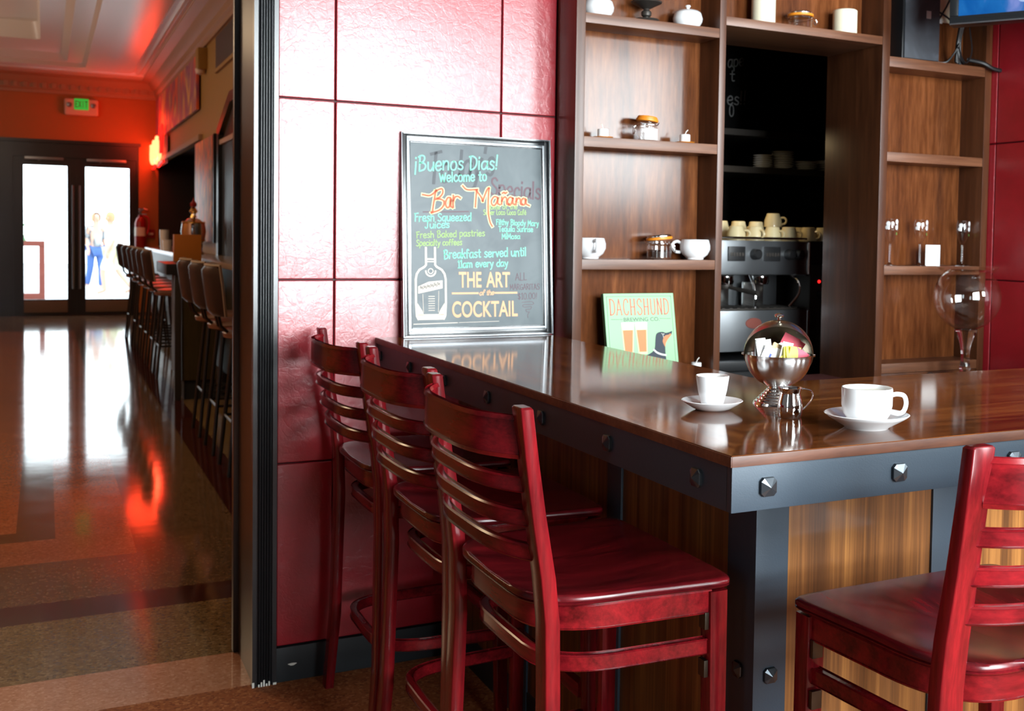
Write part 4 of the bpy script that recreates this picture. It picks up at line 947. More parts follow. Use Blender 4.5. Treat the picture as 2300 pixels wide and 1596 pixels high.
def print_text(txt, x0, x1, z0, z1, y, off=0.0, shear=0.0):
    # printed capitals from the built-in face, fitted to a box
    cu = bpy.data.curves.new('print', 'FONT'); cu.body = txt; cu.offset = off; cu.extrude = 0.0; cu.shear = shear
    o = bpy.data.objects.new('print', cu); COL.objects.link(o)
    dg = bpy.context.evaluated_depsgraph_get(); dg.update()
    me = bpy.data.meshes.new_from_object(o.evaluated_get(dg))
    vs = [v.co.copy() for v in me.vertices]; fs = [list(p.vertices) for p in me.polygons]
    a = min(v.x for v in vs); b = max(v.x for v in vs); c = min(v.y for v in vs); d = max(v.y for v in vs)
    bpy.data.objects.remove(o); bpy.data.curves.remove(cu); bpy.data.meshes.remove(me)
    return [(x0 + (v.x - a) / (b - a) * (x1 - x0), y, z0 + (v.y - c) / (d - c) * (z1 - z0)) for v in vs], fs

# ---- framed chalkboard leaning on the wall
BW, BH = 0.515, 0.655
cb = thing('chalkboard_sign', 'black framed chalkboard with handwritten breakfast menu leaning on the red wall', 'sign', (0.9755, -0.078, ZT + .001)); cb.rotation_euler = (-.072, 0, 0)
def frame_ring(mb, w0, h0, z0, t, y0, y1, bev=.0015):
    mb.box(-w0, -w0 + t, y0, y1, z0, h0, bev); mb.box(w0 - t, w0, y0, y1, z0, h0, bev); mb.box(-w0 + t, w0 - t, y0, y1, h0 - t, h0, bev); mb.box(-w0 + t, w0 - t, y0, y1, z0, z0 + t, bev)
mb = MB(); frame_ring(mb, BW / 2, BH, 0, .007, 0.0, .022, .002); frame_ring(mb, BW / 2 - .007, BH - .007, .007, .013, .007, .020, .004); frame_ring(mb, BW / 2 - .028, BH - .028, .028, .004, .010, .020)
fr = build('frame', mb, 'frame_black', cb)
mb = MB(); frame_ring(mb, BW / 2 - .019, BH - .019, .019, .009, .004, .020, .002); frame_ring(mb, BW / 2 - .0005, BH - .0005, .0005, .0025, -.0012, .004, .0008)
build('silver_lines', mb, 'frame_silver', fr, label='silver inner line of the black frame')
bd = build('board', MB().box(-BW / 2 + .028, BW / 2 - .028, .012, .018, .028, BH - .028), 'board', cb)
Y0 = .0112
def line(name, mat, label, *args):
    mb = MB(); write(mb, *args); return build(name, mb, mat, bd, label=label)
T1 = .0046; YG = Y0 + .0002
line('old_lettering', 'ghost_grey', 'faded old dark lettering', "Today's", -.165, .492, .055, .530, .098, .010, YG, .10, .4)
for a_ in (("Specials", .045, .462, .222, .456, .056, .0065, YG, .05, .4), ("ALL", .128, .1815, .168, .1825, .024, .0022, YG), ("MARGARITAS", .108, .150, .214, .151, .019, .0019, YG), ("$10.00!", .135, .118, .205, .119, .021, .0019, YG)):
    line('old_lettering', 'ghost_plum', 'faded old plum lettering', *a_)
mb = MB(); ribbon(mb, [(-.185, .4015), (-.033, .4065)], .004, YG); build('old_underline', mb, 'ghost_plum', bd)
mb = MB(); ribbon(mb, smooth([Vector(p) for p in ((.150, .108), (.185, .110), (.190, .101), (.155, .100), (.158, .092), (.183, .094), (.180, .085), (.164, .084), (.168, .076), (.176, .076), (.170, .066), (.171, .056))], 4), .0014, YG); build('old_squiggle', mb, 'ghost_plum', bd)
for a_ in ((";Buenos Dias!", -.213, .533, .070, .549, .046, T1, Y0, .06), ("Welcome to", -.130, .500, .031, .510, .033, T1 * .9, Y0), ("Fresh Squeezed", -.2135, .3705, -.0245, .377, .026, T1 * .72, Y0, .03), ("Juices", -.180, .349, -.099, .353, .023, T1 * .68, Y0, .03),
           ("Filthy Bloody Mary", .0625, .3654, .2143, .3645, .0185, .0024, Y0), ("Tequila Sunrise", .071, .3432, .193, .344, .0185, .0024, Y0), ("MiMosa", .0816, .3187, .1462, .3204, .0175, .0024, Y0), ("Breakfast served until", -.1187, .2515, .1673, .2635, .0290, .0036, Y0), ("11am every day", -.0713, .2228, .1016, .2284, .0245, .0033, Y0)):
    line('chalk_lettering', 'chalk_green', 'line of mint green handwriting', *a_)
for a_ in (("Fresh Baked pastries", -.2085, .317, .0221, .328, .0215, .0024, Y0), ("Specialty coffees", -.2094, .292, -.0572, .297, .0200, .0024, Y0, .05), ("Home of the", .032, .4155, .138, .420, .0175, .0020, Y0), ("Super Loco Coco Caf~e", .0185, .3975, .1696, .401, .0170, .0020, Y0)):
    line('chalk_lettering', 'chalk_lime', 'line of lime green handwriting', *a_)
TI = ["-0.1870,0.4630 -0.1618,0.4610 -0.1401,0.4780", "-0.1428,0.4760 -0.1496,0.4410 -0.1550,0.4100 -0.1591,0.4050", "-0.1442,0.4760 -0.1224,0.4840 -0.1197,0.4700 -0.1306,0.4560 -0.1435,0.4490", "-0.1380,0.4520 -0.1183,0.4460 -0.1176,0.4300 -0.1319,0.4150 -0.1564,0.4060", "-0.0938,0.4560 -0.1034,0.4550 -0.1102,0.4380 -0.1061,0.4240 -0.0979,0.4280 -0.0925,0.4540 -0.0938,0.4300 -0.0870,0.4240", "-0.0843,0.4640 -0.0850,0.4400 -0.0843,0.4250", "-0.0845,0.4460 -0.0780,0.4580 -0.0690,0.4610 -0.0600,0.4560", "-0.0520,0.4960 -0.0368,0.4840 -0.0007,0.4860", "-0.0045,0.4840 -0.0074,0.4520 -0.0093,0.4280", "-0.0045,0.4820 0.0107,0.4620 0.0164,0.4480", "0.0164,0.4480 0.0316,0.4860 0.0392,0.4920", "0.0392,0.4920 0.0354,0.4500 0.0354,0.4100 0.0411,0.3800 0.0487,0.3660", "0.0696,0.4620 0.0563,0.4640 0.0468,0.4500 0.0487,0.4380 0.0582,0.4360 0.0677,0.4520 0.0696,0.4620 0.0696,0.4420 0.0772,0.4380", "0.0829,0.4640 0.0829,0.4400", "0.0829,0.4500 0.0924,0.4640 0.1000,0.4600 0.1000,0.4420 0.1076,0.4400", "0.0848,0.4760 0.0915,0.4800 0.0962,0.4760 0.1019,0.4800", "0.1228,0.4620 0.1114,0.4640 0.1038,0.4500 0.1076,0.4400 0.1152,0.4400 0.1228,0.4620 0.1228,0.4440 0.1285,0.4400", "0.1342,0.4620 0.1342,0.4400", "0.1342,0.4500 0.1418,0.4620 0.1485,0.4590 0.1494,0.4430 0.1551,0.4410", "0.1684,0.4600 0.1589,0.4620 0.1532,0.4500 0.1570,0.4410 0.1646,0.4420 0.1693,0.4600 0.1703,0.4440 0.1817,0.4380"]
SP = [smooth([Vector(tuple(map(float, q.split(',')))) + Vector((0, -.006)) for q in s_.split()], 5) for s_ in TI]
mb = MB()
for s_ in SP: ribbon(mb, s_, .0120, Y0 + .0001)
ti = build('title_outline', mb, 'chalk_yellow', bd)
mb = MB()
for s_ in SP: ribbon(mb, s_, .0056, Y0 - .0004)
build('title_lettering', mb, 'chalk_red', ti)
mb = MB()
for args in (("THE", -.0689, .0085, .1586, .2095), ("ART", .0245, .1085, .1586, .2095), ("COCKTAIL", -.093, .1343, .0615, .1143)):
    v, f = print_text(args[0], *args[1:], Y0, .018); mb.add(v, f)
mb.box(-.0935, -.0020, Y0 - .0003, Y0 + .0005, .1370, .1430); mb.box(.0530, .1335, Y0 - .0003, Y0 + .0005, .1375, .1435)
write(mb, "of the", .0005, .1330, .0500, .1345, .0165, .0030, Y0, .25, .1, .6)
build('printed_lettering', mb, 'print_peach', bd)
# printed bottle
mb = MB()
outl = [(-.178, .287), (-.178, .255), (-.178, .238), (-.178, .232), (-.183, .226), (-.200, .216), (-.209, .203), (-.2125, .186), (-.2125, .110), (-.210, .068), (-.205, .0585)]
xm = -.163
ribbon(mb, [Vector(p) for p in outl], .0065, Y0); ribbon(mb, [Vector((2 * xm - p[0], p[1])) for p in outl], .0065, Y0)
mb.box(-.2065, -.1195, Y0 - .0001, Y0 + .0006, .0560, .0740, .0)
def flat(poly): mb.prism(poly, Y0 - .0001, Y0 + .0006, 'XZ')
flat([(-.208, .110), (-.208, .070), (-.186, .070), (-.192, .085)]); flat([(2 * xm + .208, .110), (2 * xm + .208, .070), (2 * xm + .186, .070), (2 * xm + .192, .085)])
flat([(-.205, .140), (-.124, .157), (-.124, .182), (-.170, .178), (-.205, .163)])
mb.box(-.180, -.146, Y0 - .0001, Y0 + .0006, .248, .253); mb.box(-.180, -.146, Y0 - .0001, Y0 + .0006, .241, .244)
ribbon(mb, [Vector(p) for p in arc(xm, .212, .016, PI, 2 * PI, 12)], .005, Y0); ribbon(mb, [Vector(p) for p in arc(xm, .212, .008, 0, 2 * PI, 14)], .0025, Y0)
for zz in [.131 - .0075 * k for k in range(7)]: ribbon(mb, [Vector((xm - .014 + .003 * (int(zz * 1e4) % 3), zz)), Vector((xm + .012, zz))], .0016, Y0)
ribbon(mb, [Vector((-.190, .138)), Vector((-.188, .080))], .0012, Y0); ribbon(mb, [Vector((-.137, .148)), Vector((-.139, .080))], .0012, Y0)
ribbon(mb, [Vector((-.2206, .0430)), Vector((-.075, .0450))], .0022, Y0); ribbon(mb, [Vector((-.070, .0452)), Vector((.0678, .0470))], .0012, Y0)
bt = build('printed_bottle', mb, 'print_cream', bd)
mb = MB()
rnd = random.Random(4)
for k in range(6):
    x0 = -.200 + k * .0115; zz = .150 + (x0 + .205) * .2
    ribbon(mb, smooth([Vector((x0 + a * .010, zz + b * .016)) for a, b in ((0, .1), (.3, .9), (.5, .2), (.8, .8), (1, .1))], 3), .0016, Y0 - .0006)
for dx in (0, .042): ribbon(mb, [Vector((-.198 + dx, .171 + dx * .06)), Vector((-.183 + dx, .174 + dx * .06))], .0014, Y0 - .0006)
build('label_marks', mb, 'sign_grey', bt)

# ---- green dachshund sign
sg = thing('dachshund_sign', 'green print with a dachshund and two beer glasses leaning in the left bay', 'sign', (1.5445, -0.158, .916)); sg.rotation_euler = (-.20, 0, 0)
SH = .285; SW = .275
mb = MB(); mb.box(-SW / 2, SW / 2, 0, .018, 0, SH, .001); pn = build('panel', mb, 'sign_green', sg)
mb = MB(); mb.box(-SW / 2 - .0008, -SW / 2, .001, .018, 0, SH); mb.box(SW / 2, SW / 2 + .0008, .001, .018, 0, SH); build('panel_edge', mb, 'sign_green_dark', pn)
ys = -.0006
mb = MB()
for a in ([(-.127, -.0106), (.127, -.0106)], [(-.127, -.0106), (-.127, -.275)], [(.127, -.0106), (.127, -.275)]): ribbon(mb, [Vector((p[0], SH + p[1])) for p in a], .0011, ys)
for a, b in ((-.1146, -.071), (.076, .1186)): ribbon(mb, [Vector((a, SH - .0895)), Vector((b, SH - .0905))], .0014, ys)
v, f = print_text("BREWING CO.", -.0668, .0741, SH - .0978, SH - .0845, ys, .006); mb.add(v, f)
build('line_lettering', mb, 'sign_grey', pn)
# tall thin serifed capitals
mb = MB(); word = "DACHSHUND"; wx = -.1196; adv = (.2391) / 9
SG = {'D': [((.18, 0), (.18, 1)), 'arcD'], 'A': [((.08, 0), (.46, 1)), ((.46, 1), (.84, 0)), ((.2, .33), (.70, .33))], 'H': [((.18, 0), (.18, 1)), ((.76, 0), (.76, 1)), ((.18, .5), (.76, .5))], 'U': ['arcU'], 'N': [((.18, 0), (.18, 1)), ((.18, 1), (.76, 0)), ((.76, 0), (.76, 1))], 'C': ['arcC'], 'S': ['arcS']}
hh = .0545; zb = SH - .0745
def L2(p): return Vector((cx0 + p[0] * adv * .95, zb + p[1] * hh))
for k, ch in enumerate(word):
    cx0 = wx + k * adv
    for s_ in SG[ch]:
        if s_ == 'arcD': ribbon(mb, smooth([L2(p) for p in ((.12, 1), (.5, .97), (.78, .8), (.84, .5), (.78, .2), (.5, .03), (.12, 0))], 4), .0036, ys)
        elif s_ == 'arcU': ribbon(mb, smooth([L2(p) for p in ((.18, 1), (.18, .3), (.28, .06), (.48, 0), (.68, .06), (.78, .3), (.78, 1))], 4), .0036, ys)
        elif s_ == 'arcC': ribbon(mb, smooth([L2(p) for p in ((.82, .78), (.72, .95), (.5, 1), (.24, .88), (.14, .5), (.24, .12), (.5, 0), (.72, .05), (.82, .22))], 4), .0036, ys)
        elif s_ == 'arcS': ribbon(mb, smooth([L2(p) for p in ((.80, .80), (.68, .97), (.42, 1), (.2, .85), (.24, .64), (.5, .5), (.76, .36), (.80, .15), (.58, 0), (.30, .03), (.16, .2))], 4), .0036, ys)
        else: ribbon(mb, [L2(s_[0]), L2(s_[1])], .0042 if s_[0][0] == s_[1][0] else .0032, ys)
    for x in ((.18,) if ch == 'D' else (.18, .76) if ch in 'HN' else (.08, .84) if ch == 'A' else ()):
        for zz in ((0, 1) if ch in 'HN' else (0,)): ribbon(mb, [L2((x - .11, zz)), L2((x + .11, zz))], .0014, ys)
build('red_lettering', mb, 'sign_red', pn)
def poly(mb, pts, y): mb.prism([(x, SH + z) for x, z in pts], y, y + .0005, 'XZ')
def glassart(dx, top, bot):
    mb = MB(); poly(mb, [(top[0], -.1043), (top[1], -.1043), (bot[1], -.2114), (bot[0], -.2114)], ys); g = build('beer_glass', mb, 'beer_glass', pn)
    mb = MB(); f = lambda u, z: (top[0] + (bot[0] - top[0]) * z + u * ((top[1] - top[0]) * (1 - z) + (bot[1] - bot[0]) * z), -.1043 - .1071 * z)
    poly(mb, [f(.08, .22), f(.92, .22), f(.88, .93), f(.12, .93)], ys - .0006); build('beer', mb, 'beer', g)
    mb = MB(); poly(mb, [f(.0, -.03), f(1, -.03), f(.96, .21), f(.04, .21)], ys - .0006); build('foam', mb, 'foam', g)
glassart(0, (-.0777, -.0281), (-.0741, -.0385)); glassart(0, (-.0249, .0232), (-.018, .0166))
mb = MB()
body = [Vector(p) for p in ((.0541, -.1506), (.064, -.139), (.0823, -.1366), (.0946, -.1404), (.110, -.138), (.1198, -.1345), (.121, -.138), (.116, -.149), (.100, -.165), (.0915, -.178), (.0886, -.1902), (.088, -.2164), (.0885, -.238), (.081, -.262), (.078, -.283), (-.060, -.283), (-.0785, -.2287), (-.074, -.2215), (-.06, -.2185), (-.02, -.2185), (.0118, -.216), (.030, -.209), (.0416, -.2004), (.0479, -.188))]
poly(mb, [(p.x, p.y) for p in smooth(body, 4, True)], ys); dg_ = build('dog', mb, 'dog_navy', pn)
mb = MB(); poly(mb, [(p.x, p.y) for p in smooth([Vector(q) for q in ((.092, -.150), (.106, -.147), (.1135, -.143), (.1155, -.149), (.100, -.165), (.0915, -.178), (.0885, -.189), (.084, -.182), (.080, -.170), (.084, -.158))], 4, True)], ys - .0006); build('muzzle', mb, 'dog_tan', dg_)
mb = MB(); ribbon(mb, smooth([Vector((x, SH + z)) for x, z in ((.0425, -.199), (.055, -.209), (.072, -.2155), (.088, -.2185))], 4), .006, ys - .0006); build('collar', mb, 'sign_white', dg_)
mb = MB(); ribbon(mb, smooth([Vector((x, SH + z)) for x, z in ((.078, -.142), (.083, -.147), (.084, -.156))], 4), .0012, ys - .0006); ribbon(mb, [Vector((.0855, SH - .1445)), Vector((.088, SH - .1445))], .0018, ys - .0006); build('eye', mb, 'sign_white', dg_)

# ================================================================ THINGS ON THE BAR
R2 = Vector((.8826, -.4698, 0)).normalized(); AZ = math.atan2(R2.y, R2.x)
def ring_handle(mb, x0, zc, rx, rz, th, wid, n=20, a0=-1.35, a1=1.35):
    pts = [(x0 + rx * math.cos(a), 0, zc + rz * math.sin(a)) for a in [a0 + (a1 - a0) * i / n for i in range(n + 1)]]
    mb.tube(pts, th, 8, flat=1.0)
sc1 = tag(build('saucer', MB().lathe([(0, .004), (.022, .004), (.024, 0), (.030, 0), (.040, .005), (.058, .0165), (.060, .0185), (.0585, .0195), (.040, .0105), (.026, .0075), (0, .0075)], 48), 'white_china', loc=(.8635, -1.672, ZT)), 'small white saucer under the espresso cup', 'saucer')
t = thing('espresso_cup', 'white espresso cup with brown crema on the small saucer', 'cup', (.8635, -1.672, ZT + .0078), AZ + 1.9)
mb = MB(); mb.lathe([(0, .002), (.018, .002), (.0195, 0), (.0215, .002), (.0235, .010), (.0285, .030), (.0315, .050), (.0325, .058), (.0318, .0592), (.0300, .058), (.0265, .030), (.0200, .008), (0, .006)], 48); bd2 = build('cup_body', mb, 'white_china', t)
mb = MB(); mb.lathe([(0, .0500), (.0285, .0500), (.0287, .0507), (0, .0507)], 40); build('coffee', mb, 'coffee', t)
mb = MB(); ring_handle(mb, .028, .035, .018, .014, .0035, .01); build('handle', mb, 'white_china', t)
tag(build('saucer', MB().lathe([(0, .004), (.030, .004), (.032, 0), (.038, 0), (.042, .004), (.066, .018), (.074, .0235), (.0755, .0255), (.0735, .0265), (.050, .0135), (.034, .0085), (0, .0085)], 48), 'white_china', loc=(1.0125, -1.951, ZT)), 'larger white saucer under the wide coffee cup', 'saucer')
t = thing('coffee_cup', 'wide white coffee cup with handle to the right on the larger saucer', 'cup', (1.0125, -1.951, ZT + .0088), AZ)
mb = MB(); mb.lathe([(0, .002), (.024, .002), (.026, 0), (.029, .001), (.036, .008), (.0415, .018), (.0448, .032), (.0452, .060), (.0445, .0635), (.0425, .0635), (.0425, .034), (.034, .012), (0, .007)], 56); build('cup_body', mb, 'white_china', t)
mb = MB(); mb.lathe([(0, .056), (.0425, .056), (.0425, .0567), (0, .0567)], 40); build('coffee', mb, 'foam', t)
mb = MB(); mb.tube(smooth([(.043, 0, .050), (.054, 0, .052), (.066, 0, .049), (.070, 0, .036), (.066, 0, .022), (.056, 0, .017), (.043, 0, .020)], 5), .0042, 10); build('handle', mb, 'white_china', t)
# sugar bowl
bz = .100; SB = (1.030, -1.655, ZT)
VD = Vector((-.2786 - SB[0], -3.4813 - SB[1], 0)).normalized()
t = thing('sugar_bowl', 'round steel sugar bowl with roll-back lid and ribbed foot', 'sugar bowl', SB, math.atan2(VD.y, VD.x))
rb = .0675
mb = MB(); prof = [(rb * math.sin(a), bz - rb * math.cos(a)) for a in [PI / 2 * k / 16 for k in range(17)]]
mb.lathe([(0, bz - rb)] + prof[1:] + [(rb + .0006, bz + .0008), (rb - .0014, bz)] + [((rb - .0014) * math.sin(a), bz - (rb - .0014) * math.cos(a)) for a in [PI / 2 * (15 - k) / 16 for k in range(16)]], 56); build('bowl', mb, 'bowl_steel', t, ang=60)
mb = MB(); pf = [(0, 0), (.050, 0)]
for k in range(6):
    z = .002 + k * .0052; r = .0495 - .0052 * k; pf += [(r, z), (r - .0012, z + .0030), (r - .0042, z + .0040)]
mb.lathe(pf + [(.0185, .034), (.0185, .040), (0, .040)], 56); build('foot', mb, 'chrome', t, ang=30)
mb = MB(); rl = .0700
V = [(rl * math.sin(a), rl * math.cos(a)) for a in [PI / 2 * k / 20 for k in range(21)]]; ri = rl - .0012
tilt = math.radians(-58)
LM = Matrix.Translation((0, 0, bz)) @ Matrix.Rotation(tilt, 4, 'Y')
mb.lathe([(0, rl)] + V[1:] + [(ri, 0)] + [(ri * math.sin(a), ri * math.cos(a)) for a in [PI / 2 * (19 - k) / 20 for k in range(20)]], 56, mat=LM)
ld = build('lid', mb, 'steel_warm', t, ang=60)
mb = MB(); mb.lathe([(0, rl + .002), (.0035, rl + .001), (.0035, rl + .006), (.009, rl + .008), (.0098, rl + .0115), (.006, rl + .014), (0, rl + .0145)], 24, mat=Matrix.Translation((0, 0, bz)) @ Matrix.Rotation(math.radians(8), 4, 'Y')); build('knob', mb, 'chrome', ld)
mb = MB()
for sy in (-1, 1): mb.lathe([(0, 0), (.003, 0), (.003, .004), (0, .005)], 12, mat=Matrix.Translation((0, sy * .0695, bz)) @ Matrix.Rotation(-sy * PI / 2, 4, 'X'))
build('pivot', mb, 'chrome', t)
# sachets: (kind, sideways, depth, lean sideways, lean back, height)
SA = [('white', -.043, .000, -.22, .1, .019, 1.25), ('white', -.037, .004, .02, .0, .026, 1.0), ('white', -.031, .010, .08, .1, .026, 1.05), ('white', -.026, .016, .12, .1, .024, .55), ('white', -.020, .022, -.42, .1, .014, .35),
      ('brown', -.008, .014, -.50, .1, .017, .55), ('brown', -.006, -.006, -.40, .1, .014, .4), ('brown', .004, .010, -.75, .2, .006, .7), ('white', .004, -.014, .40, .0, .014, .2), ('white', .013, .016, -.30, .1, .021, .9),
      ('yellow', .006, .028, -.9, .2, .001, .3), ('yellow', .018, .018, -.12, .1, .013, 1.1), ('yellow', .024, .016, .02, .1, .014, 1.2), ('yellow', .029, .012, -.28, .1, .012, .9), ('pink', .016, -.020, -.45, -.1, .034, .1), ('pink', .024, -.026, -.55, -.1, .028, .15), ('pink', .033, .000, -.60, .0, .008, .5)]
side = Vector((-VD.y, VD.x, 0))
if side.dot(R2) < 0: side = -side
desc = {'white': ['leaning hard against the left rim', 'standing upright at the left', 'third from the left rim', 'in front of the left group, printed blue', 'tilted to the right at the end of the left group', '', '', '', 'standing behind the yellow ones', 'standing tall in the middle'],
        }
labs = ['white sugar sachet leaning against the left rim of the steel bowl', 'white sugar sachet standing second from the left rim of the bowl', 'white sugar sachet third from the left rim of the bowl', 'white sugar sachet fourth from the left rim of the bowl', 'white sugar sachet tilted beside the leftmost brown sachet',
        'tall brown sugar sachet next to the white group in the bowl', 'brown sugar sachet in the middle of the bowl, behind', 'short brown sugar sachet in the middle of the bowl', 'white sachet behind the middle of the bowl, leaning left', 'tall white sachet in front of the pink one in the bowl',
        'low yellow sachet lying at the front middle of the bowl', 'leftmost upright yellow sachet in the bowl', 'middle upright yellow sachet in the bowl', 'rightmost upright yellow sachet in the bowl', 'large pink sachet sticking up highest at the back of the bowl', 'pink sachet behind the yellow ones in the bowl', 'pink sachet leaning on the right rim of the bowl']
for (kd, sx, dp, ls, lb, hz, yw), lb_ in zip(SA, labs):
    w_, h_ = (.0175, .030)
    mb = MB(); V = []; F = []; nx, nz = 4, 5
    for sgn in (-1, 1):
        for i in range(nx + 1):
            for j in range(nz + 1):
                u = i / nx * 2 - 1; v = j / nz * 2 - 1; puff = (1 - abs(u) ** 3) * (1 - abs(v) ** 4)
                V.append((u * w_, sgn * (.0004 + .0022 * puff), v * h_))
    o_ = (nx + 1) * (nz + 1)
    for s_ in (0, 1):
        for i in range(nx):
            for j in range(nz):
                a = s_ * o_ + i * (nz + 1) + j; F.append((a, a + 1, a + nz + 2, a + nz + 1))
    bd_ = [i * (nz + 1) for i in range(nx + 1)] + [nx * (nz + 1) + j for j in range(1, nz + 1)] + [i * (nz + 1) + nz for i in range(nx - 1, -1, -1)] + [j for j in range(nz - 1, 0, -1)]
    for k in range(len(bd_)): F.append((bd_[k], bd_[(k + 1) % len(bd_)], bd_[(k + 1) % len(bd_)] + o_, bd_[k] + o_))
    mb.add(V, F)
    p = Vector(SB) + side * sx + VD * dp + Vector((0, 0, bz + hz - .024))
    o = build('sugar_sachet', mb, {'white': 'paper_white', 'brown': 'paper_brown', 'yellow': 'paper_yellow', 'pink': 'paper_pink'}[kd], loc=p)
    rot = Matrix.Rotation(math.atan2(side.y, side.x), 4, 'Z') @ Matrix.Rotation(-ls, 4, 'Y') @ Matrix.Rotation(yw, 4, 'Z') @ Matrix.Rotation(-lb, 4, 'X')
    o.rotation_euler = rot.to_euler(); tag(o, lb_, 'sugar sachet', 'sugar sachets in the steel bowl')
    if kd == 'white': build('print', MB().box(-.003, .001, -.0035, -.0026, -.004, .014).box(-.003, .007, -.0035, -.0026, -.012, -.009), 'ink_blue', o)
# creamer
t = thing('creamer', 'small polished steel creamer jug in front of the sugar bowl', 'jug', (.951, -1.806, ZT), AZ)
mb = MB(); mb.lathe([(0, .001), (.018, .001), (.0205, 0), (.0225, .004), (.0238, .016), (.0228, .030), (.0195, .043), (.0190, .047), (.0225, .055), (.0232, .0560), (.0222, .0560), (.0180, .047), (.0185, .043), (.0215, .030), (.0225, .014), (0, .004)], 48); build('jug_body', mb, 'chrome', t)
mb = MB(); mb.tube(smooth([(.021, 0, .0535), (.030, 0, .0535), (.0395, 0, .050), (.0425, 0, .042), (.039, 0, .032), (.029, 0, .020), (.0222, 0, .014)], 5), .0042, 8, flat=.35); build('handle', mb, 'chrome', t)
# giant goblet on the back counter
t = thing('giant_goblet', 'giant empty balloon wine glass standing in front of the right bay', 'wine glass', (2.868, -.322, .871))
zc = .309; rg = .128
mb = MB(); P = []
for k in range(3, 27):
    a = PI * k / 32; P.append((rg * math.sin(a) * (1.0), zc - rg * math.cos(a)))
P += [(.100, .408), (.103, .413), (.112, .420), (.1165, .424), (.117, .427)]
inner = [(max(r - .0022, .001), z + .0012) for r, z in P]
mb.lathe([(0, zc - rg * .95)] + P + inner[::-1] + [(0, zc - rg * .93)], 56); bw = build('bowl', mb, 'glass', t, ang=60)
M['glass_solid'] = plain('stem_glass', (1, 1, 1), 0.0, trans=1.0, ior=1.45)
mb = MB(); mb.lathe([(0, 0), (.085, .001), (.087, .004), (.060, .009), (.025, .016), (.017, .024), (.0225, .034), (.0185, .046), (.0165, .07), (.017, .10), (.022, .13), (.033, .16), (.043, .185), (0, .192)], 40); build('stem', mb, 'glass_solid', t, ang=60)

# ================================================================ THINGS ON THE SHELVES
Z1, Z2, Z3 = 2.1262, 1.7212, 1.3142
def sugar_pot(label, x, y, z):
    t = thing('sugar_pot', label, 'pot', (x, y, z), group='white lidded pots on the top left shelf')
    mb = MB(); mb.lathe([(0, 0), (.036, 0), (.040, .003), (.051, .022), (.053, .034), (.048, .052), (.0455, .055), (.043, .053), (0, .05)], 36); build('pot_body', mb, 'white_china', t)
    mb = MB(); mb.lathe([(.046, .0555), (.040, .060), (.020, .066), (.006, .068), (.005, .072), (.010, .077), (.0085, .081), (0, .082)], 32); build('lid', mb, 'white_china', t)
    return t
sugar_pot('white lidded pot at the left end of the top left shelf', 1.372, -.100, Z1)
sugar_pot('white lidded pot at the right end of the top left shelf', 1.722, -.100, Z1)
t = thing('candle_stand', 'dark iron candle stand with glass globe between two white pots', 'candle holder', (1.556, -.100, Z1))
mb = MB(); mb.lathe([(0, 0), (.048, 0), (.050, .004), (.044, .014), (.030, .016), (.010, .018), (.010, .022), (.017, .027), (.0185, .034), (.017, .041), (.010, .046), (.012, .050), (.052, .070), (.054, .074), (0, .060)], 32); build('stand', mb, 'iron', t)
mb = MB(); mb.lathe([(.020, .068), (.045, .080), (.058, .105), (.052, .14), (.035, .16), (.034, .16), (.050, .14), (.056, .105), (.043, .081), (.02, .070)], 32); build('globe', mb, 'glass', t)
mb = MB(); mb.lathe([(0, .062), (.022, .066), (.022, .11), (0, .112)], 20); build('candle', mb, 'wax', t)
def dish_candle(label, x, y, z, lean):
    t = thing('dish_candle', label, 'candle', (x, y, z), group='small white candles on amber dishes')
    mb = MB(); mb.lathe([(0, .001), (.022, 0), (.034, .005), (.036, .0065), (.022, .0030), (0, .0030)], 28); build('dish', mb, 'orange', t)
    mb = MB(); mb.lathe([(0, .003), (.018, .003), (.0185, .005), (.0185, .031), (.0172, .033), (0, .032)], 28); build('candle', mb, 'white_wax', t)
    mb = MB(); mb.tube([(0, 0, .032), (lean * .4, 0, .043), (lean, 0, .050)], .0018, 6); build('wick', mb, 'wick', t)
    return t
dish_candle('small white candle on an amber dish at the left end of the second shelf', 1.394, -.105, Z2, -.006)
dish_candle('small white candle on an amber dish at the right end of the second shelf', 1.714, -.110, Z2, .012)
dish_candle('small white candle peeking over the counter beside the green sign', 1.770, -.125, .9152, .012)
